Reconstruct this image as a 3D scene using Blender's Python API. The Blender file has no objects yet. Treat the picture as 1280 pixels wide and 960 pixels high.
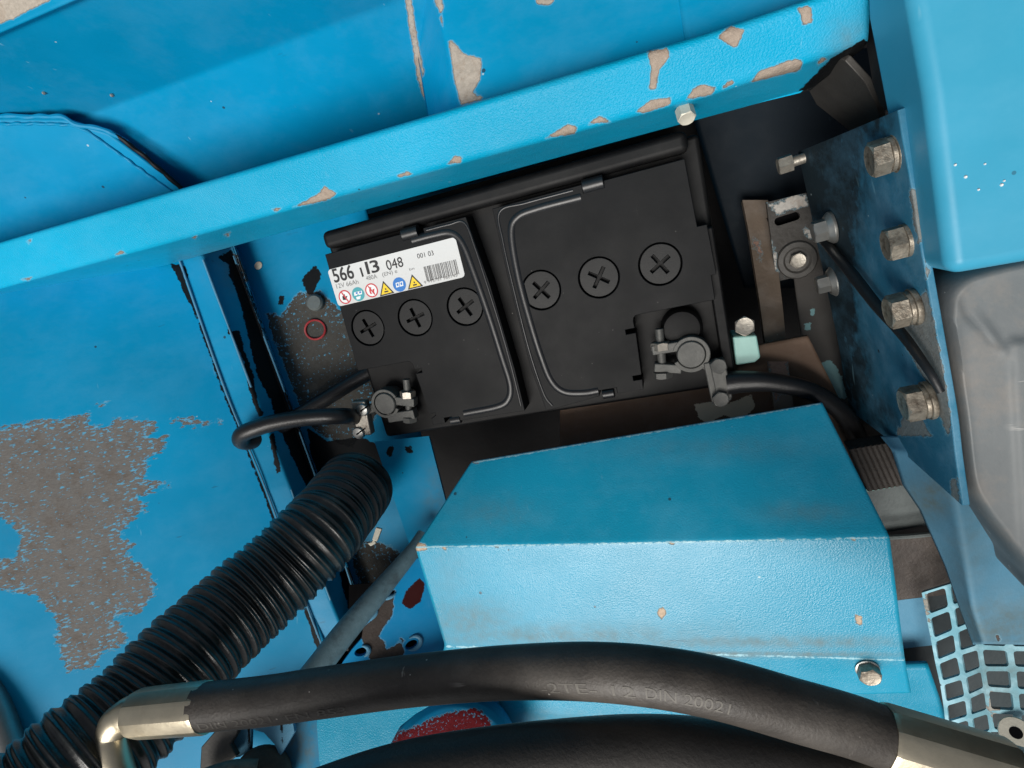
import bpy, bmesh, math, random
import numpy as np
from mathutils import Vector, Matrix
random.seed(7); rng = np.random.default_rng(7)
SC = bpy.context.scene
COL = SC.collection

# ------------------------------------------------------------------ camera
# machine frame in millimetres: x along the battery, y across it, z up from the battery lid
F = 720.0
RV = np.array([0.258926054, -0.280633015, 0.202403874])
T = np.array([-2.11898773, 38.6261743, -386.402309])
_th = np.linalg.norm(RV); _k = RV / _th
_K = np.array([[0, -_k[2], _k[1]], [_k[2], 0, -_k[0]], [-_k[1], _k[0], 0]])
RM = np.eye(3) + math.sin(_th) * _K + (1 - math.cos(_th)) * _K @ _K
CAM = RM.T @ (-T)
S = 0.001
cd = bpy.data.cameras.new('camera'); cam = bpy.data.objects.new('camera', cd); COL.objects.link(cam)
cd.sensor_fit = 'HORIZONTAL'; cd.sensor_width = 36; cd.lens = F / 1280 * 36
cd.clip_start = 0.005; cd.clip_end = 50
m4 = Matrix([list(RM.T[i]) + [CAM[i] * S] for i in range(3)] + [[0, 0, 0, 1]])
cam.matrix_world = m4
SC.camera = cam

# ------------------------------------------------------------------ daylight
w = bpy.data.worlds.new('World'); SC.world = w; w.use_nodes = True
nt = w.node_tree; nt.nodes.clear()
sky = nt.nodes.new('ShaderNodeTexSky'); sky.sky_type = 'NISHITA'; sky.sun_disc = False
SUN_EL, SUN_AZ = math.radians(66), math.radians(204)      # azimuth clockwise from +y
sky.sun_elevation = SUN_EL; sky.sun_rotation = SUN_AZ; sky.air_density = 1.6; sky.dust_density = 6.0
bw = nt.nodes.new('ShaderNodeRGBToBW')
mixw = nt.nodes.new('ShaderNodeMix'); mixw.data_type = 'RGBA'; mixw.inputs['Factor'].default_value = 0.55
bg = nt.nodes.new('ShaderNodeBackground'); bg.inputs['Strength'].default_value = 0.055
wo = nt.nodes.new('ShaderNodeOutputWorld')
nt.links.new(sky.outputs[0], bw.inputs[0]); nt.links.new(sky.outputs[0], mixw.inputs['A']); nt.links.new(bw.outputs[0], mixw.inputs['B'])
nt.links.new(mixw.outputs['Result'], bg.inputs['Color']); nt.links.new(bg.outputs[0], wo.inputs['Surface'])
sd = bpy.data.lights.new('sun', 'SUN'); sd.energy = 3.3; sd.angle = math.radians(34); sd.color = (1.0, 0.97, 0.92)
so = bpy.data.objects.new('sun', sd); COL.objects.link(so)
_d = Vector((math.sin(SUN_AZ) * math.cos(SUN_EL), math.cos(SUN_AZ) * math.cos(SUN_EL), math.sin(SUN_EL)))
so.rotation_euler = (-_d).to_track_quat('-Z', 'Y').to_euler()
SC.view_settings.view_transform = 'Standard'; SC.view_settings.look = 'None'
SC.view_settings.exposure = 0.08; SC.view_settings.gamma = 1.0

# ------------------------------------------------------------------ geometry helpers (all in mm)
A = lambda *p: np.array(p, float)
def ray(px, py): return RM.T @ A((px - 640) / F, -(py - 480) / F, -1)
def U(px, py, z):                       # the point of the level z seen at a photo pixel
    d = ray(px, py); return CAM + d * (z - CAM[2]) / d[2]
def D(px, py, dep): return CAM + ray(px, py) * dep
def depth(P): return -(RM @ np.asarray(P) + T)[2]
def G(q):                               # (px, py, z level) or (px, py, camera distance, 'd') or a 3D point
    if isinstance(q, tuple): return D(*q[:3]) if len(q) == 4 else U(*q)
    return np.asarray(q, float)
class Plane:
    def __init__(s, a, b, c):
        a, b, c = [G(q) for q in (a, b, c)]
        s.o = a; n = np.cross(b - a, c - a); s.n = n / np.linalg.norm(n)
        if s.n @ (CAM - a) < 0: s.n = -s.n
    def hit(s, px, py, off=0):
        d = ray(px, py); return CAM + d * (((s.o + s.n * off - CAM) @ s.n) / (d @ s.n))
def proj(P):
    Q = np.asarray(P) @ RM.T + T
    return np.stack([640 + F * Q[:, 0] / -Q[:, 2], 480 - F * Q[:, 1] / -Q[:, 2]], 1)
def sdf(P, polys):
    out = np.full(len(P), 200.0)
    for poly in polys:
        v = np.array(poly, float); n = len(v)
        d = np.full(len(P), 1e9); sgn = np.ones(len(P))
        for i in range(n):
            a = v[i]; b = v[i - 1]; e = b - a; q = P - a
            t = np.clip((q @ e) / (e @ e + 1e-9), 0, 1)
            d = np.minimum(d, ((q - t[:, None] * e) ** 2).sum(1))
            c1 = P[:, 1] >= a[1]; c2 = P[:, 1] < b[1]; c3 = e[0] * q[:, 1] > e[1] * q[:, 0]
            fl = (c1 & c2 & c3) | (~c1 & ~c2 & ~c3)
            sgn = np.where(fl, -sgn, sgn)
        out = np.minimum(out, np.sqrt(d) * sgn)
    return out
def blobs(P, bl):
    out = np.zeros(len(P))
    for (x, y, rx, ry, a) in bl:
        out = np.maximum(out, a * np.exp(-((P[:, 0] - x) / rx) ** 2 - ((P[:, 1] - y) / ry) ** 2))
    return out
def cr(pts, n):                         # Catmull-Rom resample, even arc length
    p = np.array(pts, float)
    if len(p) < 3:
        return np.array([p[0] + (p[-1] - p[0]) * t for t in np.linspace(0, 1, n)])
    q = np.vstack([2 * p[0] - p[1], p, 2 * p[-1] - p[-2]]); o = []
    for i in range(1, len(q) - 2):
        a, b, c, d = q[i - 1:i + 3]
        for t in np.linspace(0, 1, 24, endpoint=False):
            o.append(.5 * (2 * b + (c - a) * t + (2 * a - 5 * b + 4 * c - d) * t ** 2 + (3 * b - a - 3 * c + d) * t ** 3))
    o.append(p[-1]); return resamp(np.array(o), n)
def resamp(o, n):
    o = np.asarray(o, float)
    s = np.concatenate([[0], np.cumsum(np.linalg.norm(np.diff(o, axis=0), axis=1))])
    t = np.linspace(0, s[-1], n)
    return np.stack([np.interp(t, s, o[:, k]) for k in range(o.shape[1])], 1)

def tag(o, label=None, cat=None, group=None, kind=None):
    for k, v in (('label', label), ('category', cat), ('group', group), ('kind', kind)):
        if v: o[k] = v
    return o
def thing(name, loc, label, cat, group=None):
    o = bpy.data.objects.new(name, None); o.empty_display_size = .01; o.location = Vector(loc) * S
    COL.objects.link(o); return tag(o, label, cat, group)
def wloc(o):
    v = Vector((0, 0, 0))
    while o: v += o.location; o = o.parent
    return v
def mk(name, V, Fc, mat, parent=None, ang=35, thick=0, bev=0, peel=None, tar=None, dirt=None, label=None, cat=None, group=None, kind=None, solid_off=-1, seg=2):
    V = np.asarray(V, float)
    c = V.mean(0)
    me = bpy.data.meshes.new(name)
    me.from_pydata([tuple(v) for v in (V - c) * S], [], [tuple(int(i) for i in f) for f in Fc])
    me.validate(); me.update()
    if 'paint' in mat.name:
        P = proj(V)
        for an, val in (('peel', sdf(P, peel) if peel else np.full(len(V), 200.)), ('tar', sdf(P, tar) if tar else np.full(len(V), 200.)),  # 'tar' also carries painted shade and fold highlights
                        ('dirt', blobs(P, dirt) if dirt else np.zeros(len(V)))):  # 'dirt' also carries the flange plate's painted fade to dark
            at = me.attributes.new(an, 'FLOAT', 'POINT'); at.data.foreach_set('value', val.astype(np.float32))
    me.polygons.foreach_set('use_smooth', [True] * len(me.polygons))
    me.set_sharp_from_angle(angle=math.radians(ang))
    me.materials.append(mat)
    o = bpy.data.objects.new(name, me); COL.objects.link(o)
    o.location = Vector(c) * S
    if parent is not None:
        o.parent = parent; o.location = Vector(c) * S - wloc(parent)
    if thick:
        md = o.modifiers.new('thickness', 'SOLIDIFY'); md.thickness = thick * S; md.offset = solid_off; md.use_even_offset = True
    if bev:
        md = o.modifiers.new('bevel', 'BEVEL'); md.width = bev * S; md.segments = seg; md.harden_normals = True; md.limit_method = 'ANGLE'; md.angle_limit = math.radians(50)
    return tag(o, label, cat, group, kind)

def grid_faces(nu, nv):
    return [(i * nv + j, i * nv + j + 1, (i + 1) * nv + j + 1, (i + 1) * nv + j) for i in range(nu - 1) for j in range(nv - 1)]
def orient(V, Fc):
    f = Fc[len(Fc) // 2]; a, b, c = V[f[0]], V[f[1]], V[f[2]]
    n = np.cross(b - a, c - a)
    return [f[::-1] for f in Fc] if n @ (CAM - a) < 0 else Fc
def loft(name, lines, mat, rad=0, cell=3.0, thick=2.5, curve=False, warp=None, facing=True, **kw):
    L = [np.array([G(q) for q in l], float) for l in lines]
    ln = max(np.linalg.norm(np.diff(l, axis=0), axis=1).sum() for l in L)
    n = int(np.clip(ln / cell, 2, 400)) + 1
    L = [cr(l, n) if (curve and len(l) > 2) else resamp(l, n) for l in L]
    K = len(L); rad = [rad] * K if np.isscalar(rad) else rad
    rows = []
    for k in range(K):
        if 0 < k < K - 1 and rad[k] > 0:
            u = L[k - 1] - L[k]; v = L[k + 1] - L[k]
            lu = np.linalg.norm(u, axis=1)[:, None]; lv = np.linalg.norm(v, axis=1)[:, None]
            a = L[k] + u / lu * np.minimum(rad[k], lu * .45); b = L[k] + v / lv * np.minimum(rad[k], lv * .45)
            for t in np.linspace(0, 1, 7): rows.append((1 - t) ** 2 * a + 2 * t * (1 - t) * L[k] + t * t * b)
        else: rows.append(L[k])
    out = [rows[0]]
    for a, b in zip(rows[:-1], rows[1:]):
        m = max(1, int(np.median(np.linalg.norm(b - a, axis=1)) / cell))
        for j in range(1, m + 1): out.append(a + (b - a) * j / m)
    gr = np.stack(out, 1)                # n x nv x 3
    nv = gr.shape[1]; V = gr.reshape(-1, 3)
    Fc = grid_faces(n, nv)
    if facing: Fc = orient(V, Fc)
    if warp is not None: V = V + warp(V)
    return mk(name, V, Fc, mat, thick=thick, **kw)
def plate(name, outline, plane, mat, thick=3, holes=(), cell=0, bev=.35, off=0, **kw):
    """flat plate from an outline; outline and holes are photo pixels on a plane, or 3D points when plane is None"""
    P3 = lambda pts: [plane.hit(x, y, off) for x, y in pts] if plane is not None else [np.asarray(p, float) for p in pts]
    bm = bmesh.new(); es = []
    loops = [P3(outline)] + [P3(h) for h in holes]
    for lp in loops:
        vs = [bm.verts.new(p) for p in lp]
        es += [bm.edges.new((vs[i - 1], vs[i])) for i in range(len(vs))]
    bmesh.ops.triangle_fill(bm, use_beauty=True, use_dissolve=False, edges=es)
    o = np.array(loops[0]); a = o[0]
    i = len(o) // 3; j = 2 * len(o) // 3
    nrm = plane.n if plane is not None else None
    if nrm is None:
        nrm = np.zeros(3)
        for k in range(len(o)): nrm = nrm + np.cross(o[k - 1] - o.mean(0), o[k] - o.mean(0))
        nrm /= np.linalg.norm(nrm)
        if nrm @ (CAM - o.mean(0)) < 0: nrm = -nrm
    if cell:
        ux = np.cross([0, 1, 0], nrm); ux /= np.linalg.norm(ux); uy = np.cross(nrm, ux)
        for ax in (ux, uy):
            s = o @ ax
            for t in np.arange(s.min() + cell, s.max() - 1e-3, cell):
                bmesh.ops.bisect_plane(bm, geom=bm.verts[:] + bm.edges[:] + bm.faces[:], plane_co=Vector(ax * t), plane_no=Vector(ax), dist=1e-4)
    bm.normal_update()
    for f in bm.faces:
        if np.array(f.normal) @ nrm < 0: f.normal_flip()
    bm.verts.index_update()
    V = np.array([v.co[:] for v in bm.verts]); Fc = [[v.index for v in f.verts] for f in bm.faces]; bm.free()
    o_ = mk(name, V, Fc, mat, thick=thick, bev=bev, **kw)
    if not bev: o_.data.polygons.foreach_set('use_smooth', [False] * len(o_.data.polygons))
    return o_
def tube(name, pts, rad, mat, n=20, m=60, raw=False, cap=True, flute=None, **kw):
    P = np.asarray(pts, float) if raw else cr(pts, m)
    m = len(P)
    R = np.full(m, float(rad)) if np.isscalar(rad) else (np.asarray(rad, float) if len(rad) == m else np.interp(np.linspace(0, 1, m), np.linspace(0, 1, len(rad)), rad))
    tg = np.gradient(P, axis=0); tg /= np.linalg.norm(tg, axis=1)[:, None] + 1e-12
    u = np.cross(tg[0], [0, 0, 1.0]);
    if np.linalg.norm(u) < .1: u = np.cross(tg[0], [0, 1.0, 0])
    u /= np.linalg.norm(u); V = []
    for i in range(m):
        u = u - tg[i] * (u @ tg[i]); u /= np.linalg.norm(u); v = np.cross(tg[i], u)
        for k in range(n):
            a = 2 * math.pi * k / n; fl_ = 1.0
            if flute: sw = 2 * math.pi / flute[0]; fl_ = 1 - flute[1] * (1 - math.cos(math.pi / flute[0]) / math.cos((a % sw) - sw / 2)) / (1 - math.cos(math.pi / flute[0]))
            V.append(P[i] + R[i] * fl_ * (math.cos(a) * u + math.sin(a) * v))
    Fc = [(i * n + k, i * n + (k + 1) % n, (i + 1) * n + (k + 1) % n, (i + 1) * n + k) for i in range(m - 1) for k in range(n)]
    if cap:
        Fc += [tuple(range(n))[::-1], tuple((m - 1) * n + k for k in range(n))]
    return mk(name, V, Fc, mat, **kw)
def frame(axis):
    a = np.asarray(axis, float); a = a / np.linalg.norm(a)
    u = np.cross(a, [0, 0, 1.0]);
    if np.linalg.norm(u) < .1: u = np.cross(a, [0, 1.0, 0])
    u /= np.linalg.norm(u); return a, u, np.cross(a, u)
def lathe(name, c, axis, prof, mat, n=28, rot=0, sx=1, **kw):
    """prof: (radius, height) pairs from the foot up; open ends closed by n-gons"""
    a, u, v = frame(axis); V = []; m = len(prof)
    for r, h in prof:
        for k in range(n):
            t = 2 * math.pi * k / n + rot; V.append(np.asarray(c) + a * h + r * (math.cos(t) * u * sx + math.sin(t) * v))
    Fc = [(i * n + k, i * n + (k + 1) % n, (i + 1) * n + (k + 1) % n, (i + 1) * n + k) for i in range(m - 1) for k in range(n)]
    Fc += [tuple(range(n))[::-1], tuple((m - 1) * n + k for k in range(n))]
    return mk(name, V, Fc, mat, **kw)
def hexhead(name, c, axis, af, h, mat, rot=0, **kw):
    """hexagon head with a chamfered crown: hexagon prism cut by a cone"""
    a, u, v = frame(axis); R = af / math.sqrt(3); V = []; n = 24
    def hexr(t):
        t = (t % (math.pi / 3)) - math.pi / 6; return (af / 2) / math.cos(t)
    for kk, (hh, lim) in enumerate(((0, 9), (h * .88, 9), (h, af * .475), (h * .97, af * .40))):
        for k in range(n):
            t = 2 * math.pi * k / n; r = min(hexr(t), lim)
            z = hh
            if kk == 1: z = h * .97 - max(0, (r - af * .5)) * .7
            q = t + rot; V.append(np.asarray(c) + a * z + r * (math.cos(q) * u + math.sin(q) * v))
    Fc = [(i * n + k, i * n + (k + 1) % n, (i + 1) * n + (k + 1) % n, (i + 1) * n + k) for i in range(3) for k in range(n)]
    Fc += [tuple(range(n))[::-1], tuple(3 * n + k for k in range(n))]
    return mk(name, V, Fc, mat, ang=22, **kw)
def prism(name, outline, z0, z1, mat, bev=1.0, ax=None, **kw):
    """outline: (x, y) machine mm; extruded z0..z1"""
    o = [tuple(p[:2]) for p in outline]; n = len(o)
    ar = sum(o[i - 1][0] * o[i][1] - o[i][0] * o[i - 1][1] for i in range(n))
    if ar < 0: o = o[::-1]
    V = [A(x, y, z0) for x, y in o] + [A(x, y, z1) for x, y in o]
    Fc = [tuple(range(n))[::-1], tuple(range(n, 2 * n))] + [(i, (i + 1) % n, n + (i + 1) % n, n + i) for i in range(n)]
    return mk(name, V, Fc, mat, bev=bev, **kw)
def obox(name, c, ex, ey, ez, mat, bev=.4, **kw):
    """box from its centre and three half-edge vectors"""
    c, ex, ey, ez = [np.asarray(q, float) for q in (c, ex, ey, ez)]
    if np.cross(ex, ey) @ ez < 0: ex = -ex
    V = [c + sx * ex + sy * ey + sz * ez for sz in (-1, 1) for sy in (-1, 1) for sx in (-1, 1)]
    return mk(name, V, [(0, 2, 3, 1), (4, 5, 7, 6), (0, 1, 5, 4), (2, 6, 7, 3), (0, 4, 6, 2), (1, 3, 7, 5)], mat, bev=bev, **kw)
_tc = {}
def glyphs(s):
    if s in _tc: return _tc[s]
    cu = bpy.data.curves.new('t', 'FONT'); cu.body = s; cu.resolution_u = 4
    o = bpy.data.objects.new('t', cu); COL.objects.link(o)
    dg = bpy.context.evaluated_depsgraph_get(); me = o.evaluated_get(dg).to_mesh()
    V = np.array([v.co[:2] for v in me.vertices]); Fc = [tuple(p.vertices) for p in me.polygons]
    o.evaluated_get(dg).to_mesh_clear(); bpy.data.objects.remove(o); bpy.data.curves.remove(cu)
    V = V - V.min(0); V = V / V.max(0)
    _tc[s] = (V, Fc); return V, Fc

# ------------------------------------------------------------------ materials
class NT:
    def __init__(s, name):
        s.m = bpy.data.materials.new(name); s.m.use_nodes = True; s.t = s.m.node_tree
        s.b = s.t.nodes['Principled BSDF']; s.co = s.n('ShaderNodeTexCoord').outputs['Object']
    def n(s, t): return s.t.nodes.new(t)
    def link(s, a, b): s.t.links.new(a, b)
    def put(s, sock, v):
        if isinstance(v, bpy.types.NodeSocket): s.link(v, sock)
        else: sock.default_value = v
    def math(s, op, a, b=0.0, clamp=False):
        x = s.n('ShaderNodeMath'); x.operation = op; x.use_clamp = clamp; s.put(x.inputs[0], a); s.put(x.inputs[1], b); return x.outputs[0]
    def noise(s, sc, det=4, rough=.6, aniso=None, off=0):
        co = s.co
        if aniso or off:
            mp = s.n('ShaderNodeMapping'); s.link(co, mp.inputs[0])
            mp.inputs['Scale'].default_value = aniso or (1, 1, 1); mp.inputs['Location'].default_value = (off, off * .7, off * 1.3); co = mp.outputs[0]
        x = s.n('ShaderNodeTexNoise'); s.link(co, x.inputs['Vector']); x.inputs['Scale'].default_value = sc
        x.inputs['Detail'].default_value = det; x.inputs['Roughness'].default_value = rough; return x.outputs['Fac']
    def spots(s, sc, size, keep=.5):
        v = s.n('ShaderNodeTexVoronoi'); s.link(s.co, v.inputs['Vector']); v.inputs['Scale'].default_value = sc
        se = s.n('ShaderNodeSeparateColor'); s.link(v.outputs['Color'], se.inputs[0])
        th = s.math('MULTIPLY', s.math('SUBTRACT', se.outputs[0], keep), size / (1 - keep))
        return s.math('LESS_THAN', v.outputs['Distance'], th)
    def rng(s, v, a, b, c=0., d=1.):
        x = s.n('ShaderNodeMapRange'); s.put(x.inputs[0], v)
        for i, q in enumerate((a, b, c, d)): x.inputs[i + 1].default_value = q
        return x.outputs[0]
    def mix(s, f, a, b):
        x = s.n('ShaderNodeMix'); x.data_type = 'RGBA'; s.put(x.inputs['Factor'], f)
        for k, q in (('A', a), ('B', b)):
            s.put(x.inputs[k], tuple(q) + (1,) if isinstance(q, (tuple, list)) and len(q) == 3 else q)
        return x.outputs['Result']
    def attr(s, n):
        x = s.n('ShaderNodeAttribute'); x.attribute_name = n; return x.outputs['Fac']
    def bump(s, h, strength, dist=.001, prev=None):
        x = s.n('ShaderNodeBump'); s.put(x.inputs['Height'], h); x.inputs['Strength'].default_value = strength; x.inputs['Distance'].default_value = dist
        if prev is not None: s.link(prev, x.inputs['Normal'])
        return x.outputs[0]
    def out(s, col, rough, metal=0., normal=None):
        s.put(s.b.inputs['Base Color'], tuple(col) + (1,) if isinstance(col, (tuple, list)) and len(col) == 3 else col)
        s.put(s.b.inputs['Roughness'], rough); s.put(s.b.inputs['Metallic'], metal)
        if normal is not None: s.link(normal, s.b.inputs['Normal'])
        return s.m

BLUE = (0.001, 0.265, 0.50)
def paint(name, base=BLUE, chip=(0.17, 0.15, 0.13), amp=7, nsc=260, aniso=None, rough=.34, op=.15, opsc=700, specks=.8, flakes=0.0, tarcol=(.006, .007, .008), fade=.04, grime_shade=(.12, .15, .14), spec=.16, film=.17):
    t = NT('paint_' + name)
    n1 = t.noise(nsc, 6, .68, aniso)
    pv = t.math('ADD', t.attr('peel'), t.math('MULTIPLY', t.math('SUBTRACT', n1, .5), amp * 2))
    mask = t.rng(pv, .35, -.35)
    if flakes:
        fl = t.rng(t.math('ADD', t.noise(nsc * 1.9, 5, .65, aniso, 3.1), t.math('MULTIPLY', t.math('MAXIMUM', pv, -34.0), .0018)), .585 - flakes * .1, .60 - flakes * .1)
        mask = t.math('MULTIPLY', mask, t.math('SUBTRACT', 1., fl))
    tv = t.math('ADD', t.attr('tar'), t.math('MULTIPLY', t.math('SUBTRACT', t.noise(nsc, 6, .7, None, 5.), .5), min(amp, 5) * 2))  # this mask also carries painted edge shadow and fold highlights
    tmask = t.rng(tv, .4, -.4)
    big = t.noise(9, 3, .5, None, 1.7); mid = t.noise(60, 4, .6, None, 2.2)
    light = tuple(min(1, c * 1.0 + fade * .35) for c in base); dark = tuple(c * .78 for c in base)
    col = t.mix(t.rng(big, .3, .7), dark, base)
    col = t.mix(t.math('MULTIPLY', t.rng(mid, .45, .75), fade * 3), col, light)
    dn = t.math('MULTIPLY', t.attr('dirt'), t.rng(t.noise(130, 5, .65, None, 8.), .25, .65, .22, 1.), True)  # stains, and on the flange plate a painted fade to dark
    col = t.mix(dn, col, grime_shade)
    film = t.math('MULTIPLY', t.rng(t.noise(18, 6, .72, (1, 1.6, 1), 11.), .46, .70), film)
    fk = min(1, sum(base) * 1.25); col = t.mix(film, col, tuple(c * .9 + .10 * fk for c in base))
    scr = t.math('MULTIPLY', t.rng(t.noise(190, 3, .55, (.12, 1, .6), 12.), .70, .74), t.rng(t.noise(14, 3, .6, None, 13.), .52, .62))
    col = t.mix(t.math('MULTIPLY', scr, .45), col, (.02, .06, .10))
    scr2 = t.math('MULTIPLY', t.rng(t.noise(240, 2, .5, (1, .1, .5), 14.), .71, .75), t.rng(t.noise(17, 3, .6, None, 15.), .54, .64))
    col = t.mix(t.math('MULTIPLY', scr2, .4), col, (.25, .48, .58))
    if specks:
        sp = t.spots(105, .13, .84)
        col = t.mix(t.math('MULTIPLY', sp, specks), col, (.02, .03, .04))
        sp2 = t.spots(170, .13, .965)
        col = t.mix(t.math('MULTIPLY', sp2, specks * .8), col, (.5, .6, .62))
    cn = t.mix(t.noise(420, 6, .7, aniso, 4.), tuple(c * .55 for c in chip), tuple(min(1, c * 1.5) for c in chip))
    cn = t.mix(t.math('MULTIPLY', t.rng(t.noise(90, 6, .75, None, 16.), .50, .68), .45), cn, tuple(c * k for c, k in zip(chip, (.62, .42, .28))))
    cn = t.mix(t.rng(pv, -.3, -1.6, .55, 0.), cn, (.03, .03, .032))
    # thin bright rim where the paint film breaks
    col = t.mix(mask, col, cn)
    rim = t.math('MULTIPLY', t.rng(pv, 1.6, .3), t.math('SUBTRACT', 1., mask))
    col = t.mix(t.math('MULTIPLY', rim, .35), col, (.30, .52, .62))
    col = t.mix(tmask, col, tarcol)
    ro = t.math('ADD', rough, t.math('ADD', t.math('MULTIPLY', mask, .32), t.math('ADD', t.math('MULTIPLY', dn, .3), t.math('MULTIPLY', t.math('SUBTRACT', mid, .5), .25))))
    b = t.bump(t.noise(opsc, 2, .5, None, 6.), op, .0006)
    b = t.bump(t.math('MULTIPLY', t.math('SUBTRACT', 1., mask), 1.0), .9, .0007, b)
    b = t.bump(t.math('MULTIPLY', mask, t.noise(600, 5, .7, aniso)), .5, .0006, b)
    m = t.out(col, ro, 0., b); t.b.inputs['Specular IOR Level'].default_value = spec
    return m
def simple(name, col, rough=.5, metal=0., var=.35, nsc=120, bmp=.1, bsc=500, dust=0., dustcol=(.35, .33, .30), second=None, secsc=40, sect=(.5, .62), aniso=None, spec=.5, dsc=160, scratch=0.):
    t = NT(name)
    c = t.mix(t.noise(nsc, 5, .65, aniso), tuple(q * (1 - var) for q in col), tuple(min(1, q * (1 + var)) for q in col))
    if second: c = t.mix(t.rng(t.noise(secsc, 6, .7, aniso, 3.), *sect), c, second)
    if dust:
        c = t.mix(t.math('MULTIPLY', t.spots(dsc, .10, 1 - dust * .28), .8), c, dustcol)
        c = t.mix(t.math('MULTIPLY', t.rng(t.noise(25, 5, .7, None, 9.), .42, .75), dust * .13), c, dustcol)
    if scratch:
        a1 = t.math('MULTIPLY', t.rng(t.noise(210, 3, .55, (.1, 1, .5), 21.), .69, .73), t.rng(t.noise(22, 3, .6, None, 22.), .48, .6))
        a2 = t.math('MULTIPLY', t.rng(t.noise(230, 3, .55, (1, .14, .5), 23.), .70, .74), t.rng(t.noise(19, 3, .6, None, 24.), .5, .62))
        c = t.mix(t.math('MULTIPLY', t.math('MAXIMUM', a1, a2), scratch), c, dustcol)
    r = t.math('ADD', rough - .1, t.math('MULTIPLY', t.noise(nsc * .6, 4, .6, aniso, 1.), .22))
    m = t.out(c, r, metal, t.bump(t.noise(bsc, 4, .6, aniso, 2.), bmp, .0008)); t.b.inputs['Specular IOR Level'].default_value = spec
    return m
P_PANEL = paint('panel_blue', chip=(.145, .138, .13), amp=17, nsc=150, aniso=(.8, 2.2, 1), flakes=.45, op=.05)
P_BEAM = paint('beam_blue', base=(.001, .36, .60), chip=(.33, .27, .22), amp=3.5, nsc=330, op=.6, opsc=1150, rough=.36)
P_UP = paint('upper_blue', chip=(.38, .34, .29), amp=3.5, nsc=260, op=.05, rough=.4, spec=.1)
P_DARK = paint('recess_blue', chip=(.07, .068, .062), amp=7, nsc=230, flakes=.15, op=.08, rough=.45)
P_COVER = paint('cover_blue', base=(.005, .30, .48), chip=(.50, .38, .27), amp=3, nsc=350, op=.28, opsc=1150, rough=.26, fade=.08, spec=.4, film=.25, tarcol=(.30, .55, .64))  # pale overlay colour: highlight and wear painted along the folds
P_TANK = paint('tank_blue', base=(.045, .36, .56), chip=(.30, .27, .23), amp=3, nsc=300, op=.03, rough=.38, specks=.5, spec=.3)
P_WALL = paint('flange_blue', base=(.035, .19, .31), chip=(.20, .22, .22), grime_shade=(.014, .026, .034), amp=7, nsc=230, op=.2, rough=.42, fade=.25, specks=1, film=.35)  # near-black overlay colour for soiling and the painted fade to dark
P_PALE = paint('pale_blue', base=(.10, .28, .42), chip=(.10, .08, .07), amp=4, nsc=260, op=.2, rough=.45, fade=.14)
P_BRACKET = paint('bracket_blue', base=(.005, .25, .53), chip=(.055, .045, .04), amp=3.5, nsc=300, op=.08, rough=.36, tarcol=(.035, .006, .006))
P_RED = paint('housing_blue', base=(.008, .24, .45), chip=(.16, .012, .016), amp=9, nsc=330, flakes=.02, op=.08, rough=.4)
P_MESH = paint('mesh_blue', base=(.20, .46, .56), chip=(.30, .29, .26), amp=9, nsc=250, op=.2, rough=.45, fade=.5)
M_BAT = simple('battery_plastic', (.0038, .0043, .0052), .5, 0, .3, 60, .06, 900, dust=.5, spec=.15, scratch=.12, dustcol=(.075, .073, .07), dsc=230)
M_CASE = simple('battery_case_plastic', (.0028, .003, .0036), .55, 0, .3, 60, .05, 900, dust=.2, spec=.22)
M_CAP = simple('vent_cap_plastic', (.004, .0045, .0052), .45, 0, .3, 60, .05, 900, dust=.5, scratch=.3, dustcol=(.05, .05, .05), spec=.25)
M_GLOSSB = simple('gloss_black_plastic', (.010, .0105, .012), .34, 0, .3, 80, .05, 900)
M_HOLE = simple('black_void', (.002, .002, .0025), .9, 0, .1, spec=.1)
M_LABEL = simple('label_paper', (.62, .62, .61), .6, 0, .03, 60, .02, 900)
M_INK = simple('black_ink', (.012, .012, .013), .6, 0, .1)
M_INKG = simple('grey_ink', (.16, .16, .16), .6, 0, .1)
M_RED = simple('red_ink', (.55, .03, .04), .5, 0, .1)
M_YEL = simple('yellow_ink', (.85, .58, .01), .5, 0, .05)
M_BLU = simple('blue_ink', (.01, .16, .50), .5, 0, .1)
M_TEAL = simple('teal_ink', (.05, .33, .38), .5, 0, .1)
M_WINK = simple('white_ink', (.78, .80, .80), .5, 0, .05)
M_LEAD = simple('lead_alloy', (.10, .10, .094), .55, .35, .35, 160, .25, 420, dust=.6)
M_STEEL = simple('weathered_steel', (.40, .37, .32), .42, .75, .35, 260, .25, 500, second=(.16, .12, .09), secsc=170, sect=(.55, .75))
M_BOLT = simple('zinc_bolt_steel', (.36, .32, .26), .45, .7, .4, 260, .45, 420, second=(.13, .105, .08), secsc=120, sect=(.46, .62))
M_PALEBOLT = simple('cream_steel', (.58, .55, .46), .5, .2, .2, 200, .2, 500)
M_ZINC = simple('yellow_zinc', (.55, .49, .37), .36, .85, .22, 120, .12, 300, second=(.30, .22, .12), secsc=60, sect=(.55, .85), aniso=(1, 1, 1))
M_SILVER = simple('bright_zinc', (.40, .40, .38), .4, .85, .2, 150, .15, 400, second=(.25, .22, .18), secsc=90, sect=(.6, .8))
M_HOSE = simple('hose_rubber', (.042, .036, .031), .5, 0, .35, 70, .3, 700, dust=.8, dustcol=(.45, .42, .38), second=(.075, .064, .054), secsc=34, sect=(.42, .72), dsc=190, scratch=.35)
M_HOSEB = simple('lower_hose_rubber', (.026, .024, .022), .55, 0, .3, 70, .3, 700, dust=.45, dustcol=(.3, .28, .25), scratch=.2, second=(.045, .04, .036), secsc=30, sect=(.45, .75))
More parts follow.
